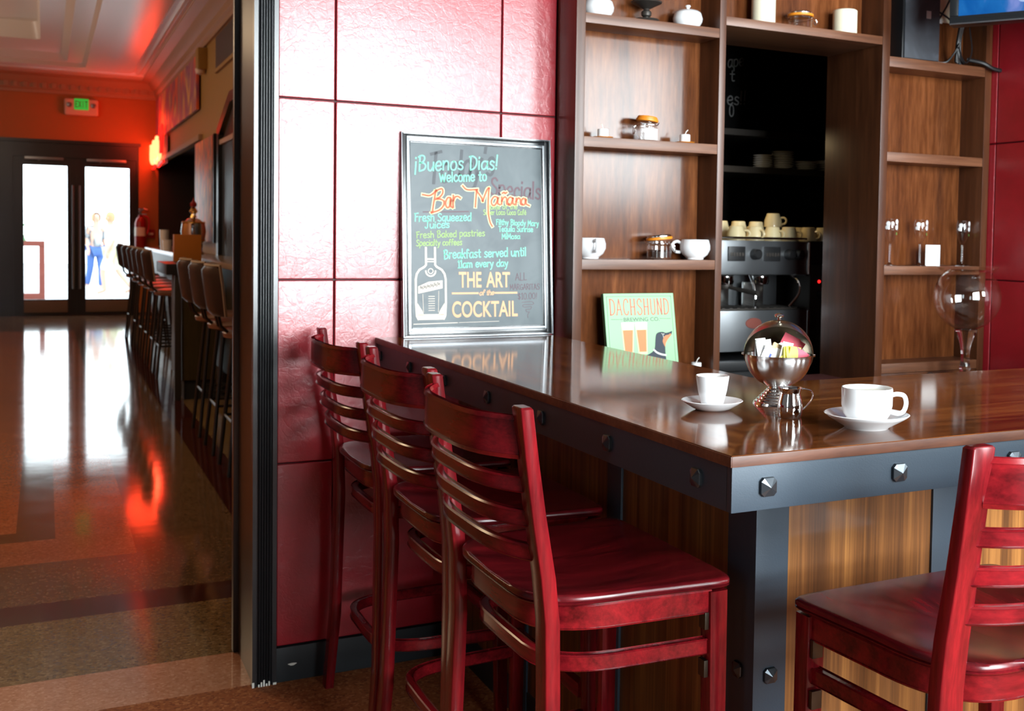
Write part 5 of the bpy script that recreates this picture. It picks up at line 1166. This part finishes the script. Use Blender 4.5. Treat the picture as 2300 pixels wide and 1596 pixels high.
def clip_jar(label, x, y, z, r, h, rz, tilt=0.0, fill=None, lid='steel', closed_top=True, mark=None):
    t = thing('clip_jar', label, 'jar', (x, y, z), rz, group='clip-top jars on the shelves')
    mb = MB(); mb.lathe([(0, .001), (r * .88, 0), (r, .006), (r, h * .74), (r * .86, h * .84), (r * .86, h * .95), (r * .92, h), (r * .80, h), (r * .80, h * .84), (r * .94, h * .72), (r * .94, .008), (0, .006)], 36); build('jar_body', mb, 'glass', t)
    TM = Matrix.Translation((-r * .8, 0, h)) @ Matrix.Rotation(-tilt, 4, 'Y') @ Matrix.Translation((r * .8, 0, 0))
    mb = MB(); mb.lathe([(0, .001), (r * 1.0, 0), (r * 1.06, .002), (r * 1.06, .009), (r * .98, .0105), (0, .0105)], 36, mat=TM); build('seal', mb, 'orange', t)
    mb = MB(); mb.lathe([(r * .97, .0106), (r * .97, .014), (r * .88, .018), (0, .019)], 36, mat=TM); build('lid', mb, lid, t)
    mb = MB()
    mb.tube([(r * 1.02 * math.cos(a), r * 1.02 * math.sin(a), h * .86) for a in [2 * PI * k / 24 for k in range(24)]], .0011, 6, closed=True)
    for sy in (-.4, .4): mb.tube(smooth([(r * .98, sy * r, h * .86), (r * 1.25, sy * r * .8, h * .70), (r * 1.28, sy * r * .6, h * .40), (r * 1.06, sy * r * .3, h * .62)], 4), .0011, 6)
    mb.tube(smooth([(-r * 1.0, -.2 * r, h * .86), (-r * 1.18, 0, h * 1.02), (-r * 1.0, .2 * r, h * .86)], 4), .0014, 6)
    build('wire_clip', mb, 'chrome', t)
    if fill:
        mb = MB(); rnd = random.Random(5)
        mb.lathe([(0, .007), (r * .92, .008), (r * .93, h * .42), (r * .6, h * .46), (0, h * .47)], 28); 
        for k in range(40):
            a = rnd.uniform(0, 2 * PI); rr = r * .9 * math.sqrt(rnd.random()); mb.lathe([(0, .004), (.004, 0), (0, -.004)], 6, c=(rr * math.cos(a), rr * math.sin(a), h * .46))
        build('beans', mb, fill, t)
    if mark: build('paper_label', MB().lathe([(r * 1.005, h * .08), (r * 1.012, h * .08), (r * 1.012, h * .66), (r * 1.005, h * .66)], 16, a0=mark[0], a1=mark[1]), 'paper_white', t)
    return t
clip_jar('open glass jar with bright orange lid and white label on the second shelf', 1.566, -.100, Z2, .037, .066, 2.9, .10, lid='orange', mark=(1.15, 2.75))
clip_jar('glass jar of dark coffee beans with tilted lid beside the white cup', 1.623, -.102, Z3, .044, .064, AZ, .10, fill='beans')
clip_jar('small clear jar with orange seal between two cream pillar candles', 2.212, -.096, 2.1722, .046, .048, AZ, 0.0)
def shelf_cup(label, x, y, z, rz):
    t = thing('shelf_cup', label, 'cup', (x, y, z), rz, group='round white cups on the third shelf')
    mb = MB(); mb.lathe([(0, .003), (.025, .003), (.027, 0), (.030, .001), (.031, .006), (.046, .018), (.0545, .036), (.0545, .052), (.049, .070), (.0465, .0715), (.0465, .069), (.051, .052), (.051, .037), (.043, .021), (0, .010)], 44); build('cup_body', mb, 'white_china', t)
    mb = MB(); mb.tube(smooth([(.050, 0, .058), (.064, 0, .064), (.078, 0, .058), (.080, 0, .042), (.070, 0, .028), (.052, 0, .026)], 5), .0055, 10); build('handle', mb, 'white_china', t)
    return t
shelf_cup('round white cup with handle to the left beside the bean jar', 1.768, -.105, Z3, AZ + PI)
shelf_cup('white cup half hidden behind the left upright on the third shelf', 1.354, -.100, Z3, -PI / 2 - .15)
for x, h, lb_ in ((2.039, .20, 'taller cream pillar candle over the serving hatch'), (2.414, .093, 'shorter cream pillar candle over the serving hatch')):
    t = thing('pillar_candle', lb_, 'candle', (x, -.105, 2.1722)); r = .044 if h > .1 else .046
    mb = MB(); mb.lathe([(0, 0), (r - .001, 0), (r, .002), (r, h - .003), (r - .003, h), (r * .6, h - .003), (0, h - .004)], 36); build('wax_body', mb, 'wax', t)
    mb = MB(); mb.tube([(0, 0, h - .005), (.002, 0, h + .012)], .0015, 6); build('wick', mb, 'iron', t)
for x, lb_ in ((2.666, 'leftmost flower-painted flute glass in the right bay'), (2.822, 'middle flower-painted flute glass, behind the white card'), (3.050, 'rightmost flower-painted flute glass, above the giant goblet')):
    t = thing('flute_glass', lb_, 'glass', (x, -.105, 1.2962), group='flower-painted flute glasses')
    mb = MB(); pr_ = [(.003, .085), (.010, .092), (.020, .115), (.0265, .145), (.0270, .165), (.0225, .185)]
    mb.lathe([(0, .084)] + pr_ + [(r - .001, z) for r, z in pr_[::-1]] + [(0, .087)], 28); bw = build('bowl', mb, 'glass', t, ang=60)
    mb = MB(); mb.lathe([(0, 0), (.028, 0), (.028, .002), (.010, .005), (.004, .012), (.0035, .06), (.004, .085), (0, .087)], 24); build('stem', mb, 'glass_solid', t)
    mb = MB()
    for k, (a, z, s_) in enumerate(((-1.2, .172, .008), (-.9, .160, .008), (-1.25, .150, .007), (-.75, .145, .008), (-2.6, .165, .007), (-2.8, .150, .006))):
        c = Vector((.0275 * math.cos(a), .0275 * math.sin(a), z)); s_ *= 1.35; mb.lathe([(0, .0008), (s_ * .7, .0006), (s_, 0), (0, -.0005)], 8, mat=Matrix.Translation(c) @ Matrix.Rotation(a, 4, 'Z') @ Matrix.Rotation(PI / 2, 4, 'Y'))
    build('blossoms', mb, 'white_china', bw, label='white painted blossoms')
    mb = MB(); a = -.95; c = Vector((.0245 * math.cos(a), .0245 * math.sin(a), .126)); mb.lathe([(0, .0008), (.006, .0004), (0, -.0005)], 8, mat=Matrix.Translation(c) @ Matrix.Rotation(a, 4, 'Z') @ Matrix.Rotation(PI / 2, 4, 'Y')); build('leaf', mb, 'green', bw, label='green painted leaf')
t = thing('white_card', 'white rounded card standing by the middle flute glass', 'card', (2.862, -.135, 1.2962), -.15); build('card_face', MB().box(-.034, .034, -.001, .001, 0, .084, .0009), 'paper_white', t); build('easel_back', MB().box(-.012, .012, .001, .022, 0, .003).box(-.012, .012, .001, .003, 0, .06), 'paper_white', t)
# speaker, cables, yellow card on the right bay's top shelf
t = thing('loudspeaker', 'tall dark grey loudspeaker on the top shelf of the right bay', 'speaker', (2.752, -.105, 2.1012))
M['speaker'] = swirl('speaker_cloth', [(0.030, 0.034, 0.042), (0.040, 0.046, 0.056), (0.060, 0.070, 0.085)], 6.0, 0.6)
build('cabinet', MB().box(-.092, .095, -.045, .060, 0, .62, .003), 'black', t); build('grille', MB().box(-.085, .092, -.052, -.044, .004, .616, .003), 'speaker', t); build('badge', MB().box(.022, .045, -.0535, -.051, .165, .195, .001), 'silver_mark', t)
t = thing('yellow_card', 'pale yellow notice card behind the black cables on the top shelf', 'card', (2.955, BY, 2.29)); build('sheet', MB().box(-.055, .050, -.003, 0, 0, .30), 'wax', t); build('tape', MB().box(-.012, .010, -.004, -.003, -.006, .012), 'paper_white', t)
cb1 = MB(); rnd = random.Random(9)
for k in range(5):
    dx = rnd.uniform(-.012, .012); cb1.tube(smooth([(2.955 + dx, -.20, 2.36), (2.950 + dx * .7, -.175, 2.27), (2.955 + dx * .5, -.15, 2.20), (2.965 + dx, -.14, 2.14), (2.98 + dx * 2, -.135, 2.108 + .002 * k)], 5), .007, 8)
tag(build('cable_bundle', cb1, 'black'), 'thick black cable bundle hanging down to the top shelf', 'cable')
cb2 = MB(); cb2.tube(smooth([(2.865, -.12, 2.108), (2.90, -.14, 2.110), (2.93, -.15, 2.145), (2.95, -.16, 2.185)], 6), .004, 6); cb2.tube(smooth([(2.94, -.165, 2.17), (2.955, -.168, 2.128), (2.985, -.166, 2.112), (3.01, -.166, 2.16), (2.99, -.17, 2.25)], 6), .003, 6); cb2.tube(smooth([(2.86, -.06, 2.36), (2.90, -.07, 2.33), (2.96, -.08, 2.30), (3.0, -.08, 2.27)], 6), .004, 6); cb2.tube(smooth([(2.87, -.06, 2.26), (2.90, -.07, 2.27), (2.94, -.08, 2.33), (2.97, -.08, 2.38)], 6), .004, 6)
tag(build('cord', cb2, 'black'), 'thin black cords looped beside the grey loudspeaker', 'cable')
cb3 = MB(); cb3.tube(smooth([(3.262, -.20, 2.40), (3.225, -.20, 2.285), (3.19, -.205, 2.20), (3.165, -.21, 2.12), (3.135, -.215, 2.088), (3.09, -.205, 2.092), (3.05, -.19, 2.112), (3.00, -.15, 2.128)], 6), [.012] * 26 + [.006] * 17 if False else .0085, 8)
tag(build('cord', cb3, 'black'), 'black cord looping down in front of the right red wall', 'cable')
# television on an arm, turned to the left
def screen_mat():
    m, nt, b = new_mat('tv_picture')
    mp = coords(nt, (1, 1, 1)); n = N(nt, 'ShaderNodeTexNoise', Scale=7.0, Detail=5.0, Distortion=1.0); nt.links.new(mp.outputs[0], n.inputs['Vector'])
    r = ramp(nt, [(0.35, (0.0, 0.10, 0.42)), (0.55, (0.01, 0.16, 0.52)), (0.72, (0.22, 0.30, 0.72))]); nt.links.new(n.outputs['Fac'], r.inputs[0])
    b.inputs['Base Color'].default_value = (0, 0, 0, 1); b.inputs['Roughness'].default_value = 0.2
    nt.links.new(r.outputs[0], b.inputs['Emission Color']); b.inputs['Emission Strength'].default_value = 0.9
    return m
M['tv_screen'] = screen_mat(); M['tv_mark'] = plain('tv_logo', (0, 0, 0), 0.3, emit=(0.45, 0.60, 0.95), es=0.9)
tv = thing('television', 'wall-mounted television showing a blue picture at the top right corner', 'television', (2.616, -.45, 2.174), math.atan2(-.849, .529))
TW, TH = .92, .56
mb = MB(); b_ = .032
mb.box(0, TW, 0, .055, 0, TH, .006); build('housing', mb, 'black', tv)
mb = MB(); mb.box(0, TW, -.010, 0, 0, b_, .005); mb.box(0, TW, -.010, 0, TH - b_, TH, .005); mb.box(0, b_, -.010, 0, b_, TH - b_, .005); mb.box(TW - b_, TW, -.010, 0, b_, TH - b_, .005); bz_ = build('bezel', mb, 'frame_black', tv)
mb = MB(); mb.box(.002, TW - .002, -.012, -.009, .001, .006, .001); build('bezel_trim', mb, 'frame_silver', bz_)
scn = build('screen', MB().box(b_, TW - b_, -.004, -.001, b_, TH - b_), 'tv_screen', tv)
mb = MB(); pts = [(.26, .40), (.232, .36), (.232, .10), (.26, .066), (.60, .066)]; ribbon(mb, smooth([Vector(p) for p in ((.236, .40), (.236, .25), (.236, .10), (.244, .078), (.268, .070), (.40, .070), (.60, .070))], 6), .016, -.0052); build('picture_mark', mb, 'tv_mark', scn)
mb = MB(); mb.box(TW / 2 - .10, TW / 2 + .10, .055, .075, TH / 2 - .10, TH / 2 + .10); 
mb.tube([(TW / 2, .07, TH / 2), (TW / 2 + .04, .16, TH / 2), (TW / 2 + .10, .235, TH / 2)], .022, 8); build('wall_arm', mb, 'iron', tv)

# ================================================================ KITCHEN BEHIND THE HATCH
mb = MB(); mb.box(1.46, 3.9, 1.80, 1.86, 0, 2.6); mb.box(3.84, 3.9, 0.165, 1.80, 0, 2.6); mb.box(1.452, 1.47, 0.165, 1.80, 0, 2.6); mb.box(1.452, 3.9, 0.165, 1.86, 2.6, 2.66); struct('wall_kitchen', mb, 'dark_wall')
kc = thing('kitchen_counter', 'dark counter under the espresso machine behind the hatch', 'counter', (0, 0, 0)); build('top', MB().box(1.50, 3.6, .36, 1.15, .84, .88, .003), 'black', kc); build('body', MB().box(1.52, 3.58, .40, 1.12, 0, .84), 'black_matte', kc)
t = thing('espresso_machine', 'two-group steel espresso machine behind the serving hatch', 'espresso machine', (2.36, .45, .8805))
X0, X1 = -.40, .37
build('drip_base', MB().box(X0, X1 - .03, 0, .50, .03, .205, .006), 'steel_satin', t); 
mb = MB(); 
for sx in (X0 + .05, X1 - .08):
    for sy in (.05, .45): mb.lathe([(0, 0), (.022, 0), (.018, .035), (0, .035)], 14, c=(sx, sy, 0))
build('feet', mb, 'black', t)
mb = MB(); mb.box(X0 + .01, X1 - .04, .01, .22, .206, .212, .002)
for k in range(18): mb.box(X0 + .03 + k * .038, X0 + .045 + k * .038, .02, .21, .212, .215)
build('drip_grid', mb, 'iron', t)
build('badge', MB().lathe([(0, .003), (.040, .002), (.042, 0), (0, 0)], 28, mat=Matrix.Translation((.045, 0, .150)) @ Matrix.Scale(.55, 4, (0, 0, 1)) @ Matrix.Rotation(PI / 2, 4, 'X')), 'planter', t)
build('back_panel', MB().box(X0 + .01, X1 - .04, .24, .50, .205, .36), 'steel_satin', t)
build('head_housing', MB().box(X0, X1, .05, .52, .355, .505, .012), 'steel_satin', t)
build('side_cover', MB().box(X1 - .012, X1 + .004, .055, .50, .35, .505, .004), 'black', t)
mb = MB()
for z in (.515,): mb.tube([(X0 + .01, .06, z), (X1 - .01, .06, z), (X1 - .01, .50, z), (X0 + .01, .50, z)], .005, 6, closed=True)
build('cup_rail', mb, 'chrome', t)
for gx in (-.02, .165):
    p = build('control_panel', MB().box(gx - .042, gx + .042, .040, .052, .415, .478, .003), 'black', t)
    mb = MB()
    for k in range(5): mb.box(gx - .034 + k * .0145, gx - .024 + k * .0145, .037, .040, .436, .452, .001)
    build('buttons', mb, 'iron', p)
    mb = MB(); mb.lathe([(0, 0), (.034, 0), (.038, .012), (.038, .035), (.030, .045), (0, .045)], 24, c=(gx, .13, .312)); g = build('group_head', mb, 'chrome', t)
    if gx < 0: mb = MB(); mb.lathe([(0, 0), (.030, 0), (.034, .008), (.034, .018), (0, .018)], 22, c=(gx, .13, .292)); mb.tube([(gx, .10, .30), (gx + .03, .02, .288), (gx + .05, -.05, .280)], [.007, .010, .011], 10); build('portafilter', mb, 'iron', g)
    build('splash_plate', MB().box(gx - .058, gx + .048, .175, .19, .213, .318, .003), 'steel', t)
for z0, z1, yy in ((.36, .50, .046), (.035, .20, .002)):
    mb = MB(); mb.tube([(X1 - (.006 if z0 > .3 else .035), yy, z0), (X1 - (.006 if z0 > .3 else .035), yy, z1)], .008, 10); build('edge_trim', mb, 'chrome', t)
for kx in (.075, .255, .305):
    mb = MB(); mb.lathe([(0, 0), (.024, 0), (.022, .03), (.016, .035), (0, .035)], 18, mat=Matrix.Translation((kx, .05, .445)) @ Matrix.Rotation(PI / 2, 4, 'X')); build('knob', mb, 'black', t)
for kx, dx in ((.085, 0.0), (.30, .03)):
    mb = MB(); mb.tube(smooth([(kx, .10, .36), (kx + dx, .07, .32), (kx + dx * .5, .05, .27), (kx - dx * 1.2, .05, .215)], 5), .006, 8); build('steam_wand', mb, 'chrome', t)
build('note', MB().box(-.062, -.022, .1735, .1752, .232, .295), 'paper_brown', t)
t = thing('coffee_grinder', 'grey box with black knob and red light beside the espresso machine', 'grinder', (2.80, .56, .8805))
build('case', MB().box(-.055, .12, -.05, .25, 0, .40, .008), 'iron', t); build('top_box', MB().box(-.055, .12, -.05, .25, .402, .505, .004), 'black', t); mb = MB(); mb.lathe([(0, 0), (.026, 0), (.022, .025), (0, .028)], 18, mat=Matrix.Translation((.01, -.05, .27)) @ Matrix.Rotation(PI / 2, 4, 'X')); build('knob', mb, 'black', t)
mb = MB(); mb.lathe([(0, 0), (.008, 0), (.006, .005), (0, .006)], 12, mat=Matrix.Translation((-.005, -.05, .325)) @ Matrix.Rotation(PI / 2, 4, 'X')); M['red_light'] = plain('red_light', (1, .05, .05), .3, emit=(1, .02, .02), es=1.5); build('indicator', mb, 'red_light', t)
# cups upside down on the machine, two rows
def machine_cup():
    t = thing('machine_cup', 'cup', 'cup', group='cream cups on the espresso machine')
    mb = MB(); mb.lathe([(0, .058), (.024, .058), (.026, .062), (.030, .060), (.031, .054), (.040, .030), (.042, 0), (.040, 0), (.037, .030), (.028, .052), (0, .054)], 28); build('cup_body', mb, 'cream_china', t)
    mb = MB(); mb.tube(smooth([(.040, 0, .012), (.056, 0, .016), (.062, 0, .030), (.052, 0, .042), (.037, 0, .042)], 4), .005, 8); build('handle', mb, 'cream_china', t)
    return t
ZC = .8805 + .505
mc = machine_cup(); mc.location = (2.392, .58, ZC); mc.rotation_euler = (0, 0, -.9); mc['label'] = 'leftmost visible cream cup in the front row on the espresso machine'
front = [(2.492, .58, 'second cream cup in the front row, with a red mark'), (2.585, .58, 'third cream cup in the front row on the machine'), (2.680, .59, 'rightmost cream cup in the front row on the machine')]
for k, (x, y, l) in enumerate(front): dup(mc, (x, y, ZC), l, -1.5 + .25 * k)
back = [(2.410, .735, 'leftmost cream cup in the back row on the machine'), (2.505, .735, 'second cream cup in the back row on the machine'), (2.600, .735, 'third cream cup in the back row on the machine'), (2.695, .735, 'fourth cream cup in the back row, above the machine corner')]
for k, (x, y, l) in enumerate(back): dup(mc, (x, y, ZC), l, 1.5 + .1 * k).scale = (1.02, 1.02, 1.38 if k < 3 else 1.0)
dup(mc, (2.695, .735, ZC + .0635), 'single cream cup stacked on top of the back row on the machine', -.8)
for k, (x, y, l) in enumerate(((2.790, .59, 'cream cup on the black grinder box, next to the machine'), (2.880, .60, 'rightmost cream cup, on the black grinder box against the hatch side'), (2.835, .72, 'cream cup behind the other two on the black grinder box'))): dup(mc, (x, y, ZC + .001), l, -1.2 - .3 * k)
ks = thing('kitchen_shelf', 'dark wall shelf carrying stacked plates behind the hatch', 'shelf', (0, 0, 0)); build('board', MB().box(2.55, 3.8, 1.05, 1.79, 1.715, 1.745), 'iron', ks); build('upper_board', MB().box(2.45, 3.8, 1.05, 1.79, 1.895, 1.925), 'iron', ks)
for xx in (2.75, 3.5): build('bracket', MB().box(xx, xx + .02, 1.3, 1.79, 1.58, 1.715), 'iron', ks)
pl0 = None
for sx, r, n, nm in ((2.925, .052, 6, 'leftmost stack'), (3.045, .060, 8, 'tallest stack'), (3.185, .066, 4, 'low third stack'), (3.345, .080, 5, 'rightmost stack')):
    me0 = None
    for k in range(n):
        lb_ = 'plate in the %s on the shelf behind the hatch, %s' % (nm, ['bottom one', 'second from bottom', 'third from bottom', 'fourth from bottom', 'fifth from bottom', 'sixth from bottom', 'seventh from bottom', 'eighth from bottom'][k] if k < n - 1 else 'top one')
        if me0 is None:
            o = build('plate', MB().lathe([(0, 0), (r * .6, 0), (r * .65, .003), (r, .010), (r * .99, .012), (r * .6, .005), (0, .004)], 24), 'white_china'); me0 = o
        else: o = me0.copy(); COL.objects.link(o)
        o.location = (sx, 1.16, 1.7452 + k * .0115); tag(o, lb_, 'plate', 'stacked plates on the kitchen shelf')
t = thing('menu_board', 'black menu board with chalk scribbles in the dark kitchen', 'menu board', (0, 1.60, 0)); build('slate', MB().box(2.40, 3.135, 0, .02, 1.99, 2.75, .002), 'black_matte', t)
mb = MB(); M['chalk_dim'] = plain('dim_chalk', (.9, .9, .9), .8)
write(mb, "ape", 2.985, 2.315, 3.085, 2.335, .065, .006, -.001); write(mb, "t", 3.00, 2.245, 3.03, 2.245, .06, .006, -.001); write(mb, "es!!", 2.985, 2.115, 3.105, 2.125, .07, .007, -.001); write(mb, "0", 3.00, 2.055, 3.03, 2.055, .06, .006, -.001); build('chalk_writing', mb, 'chalk_dim', t)
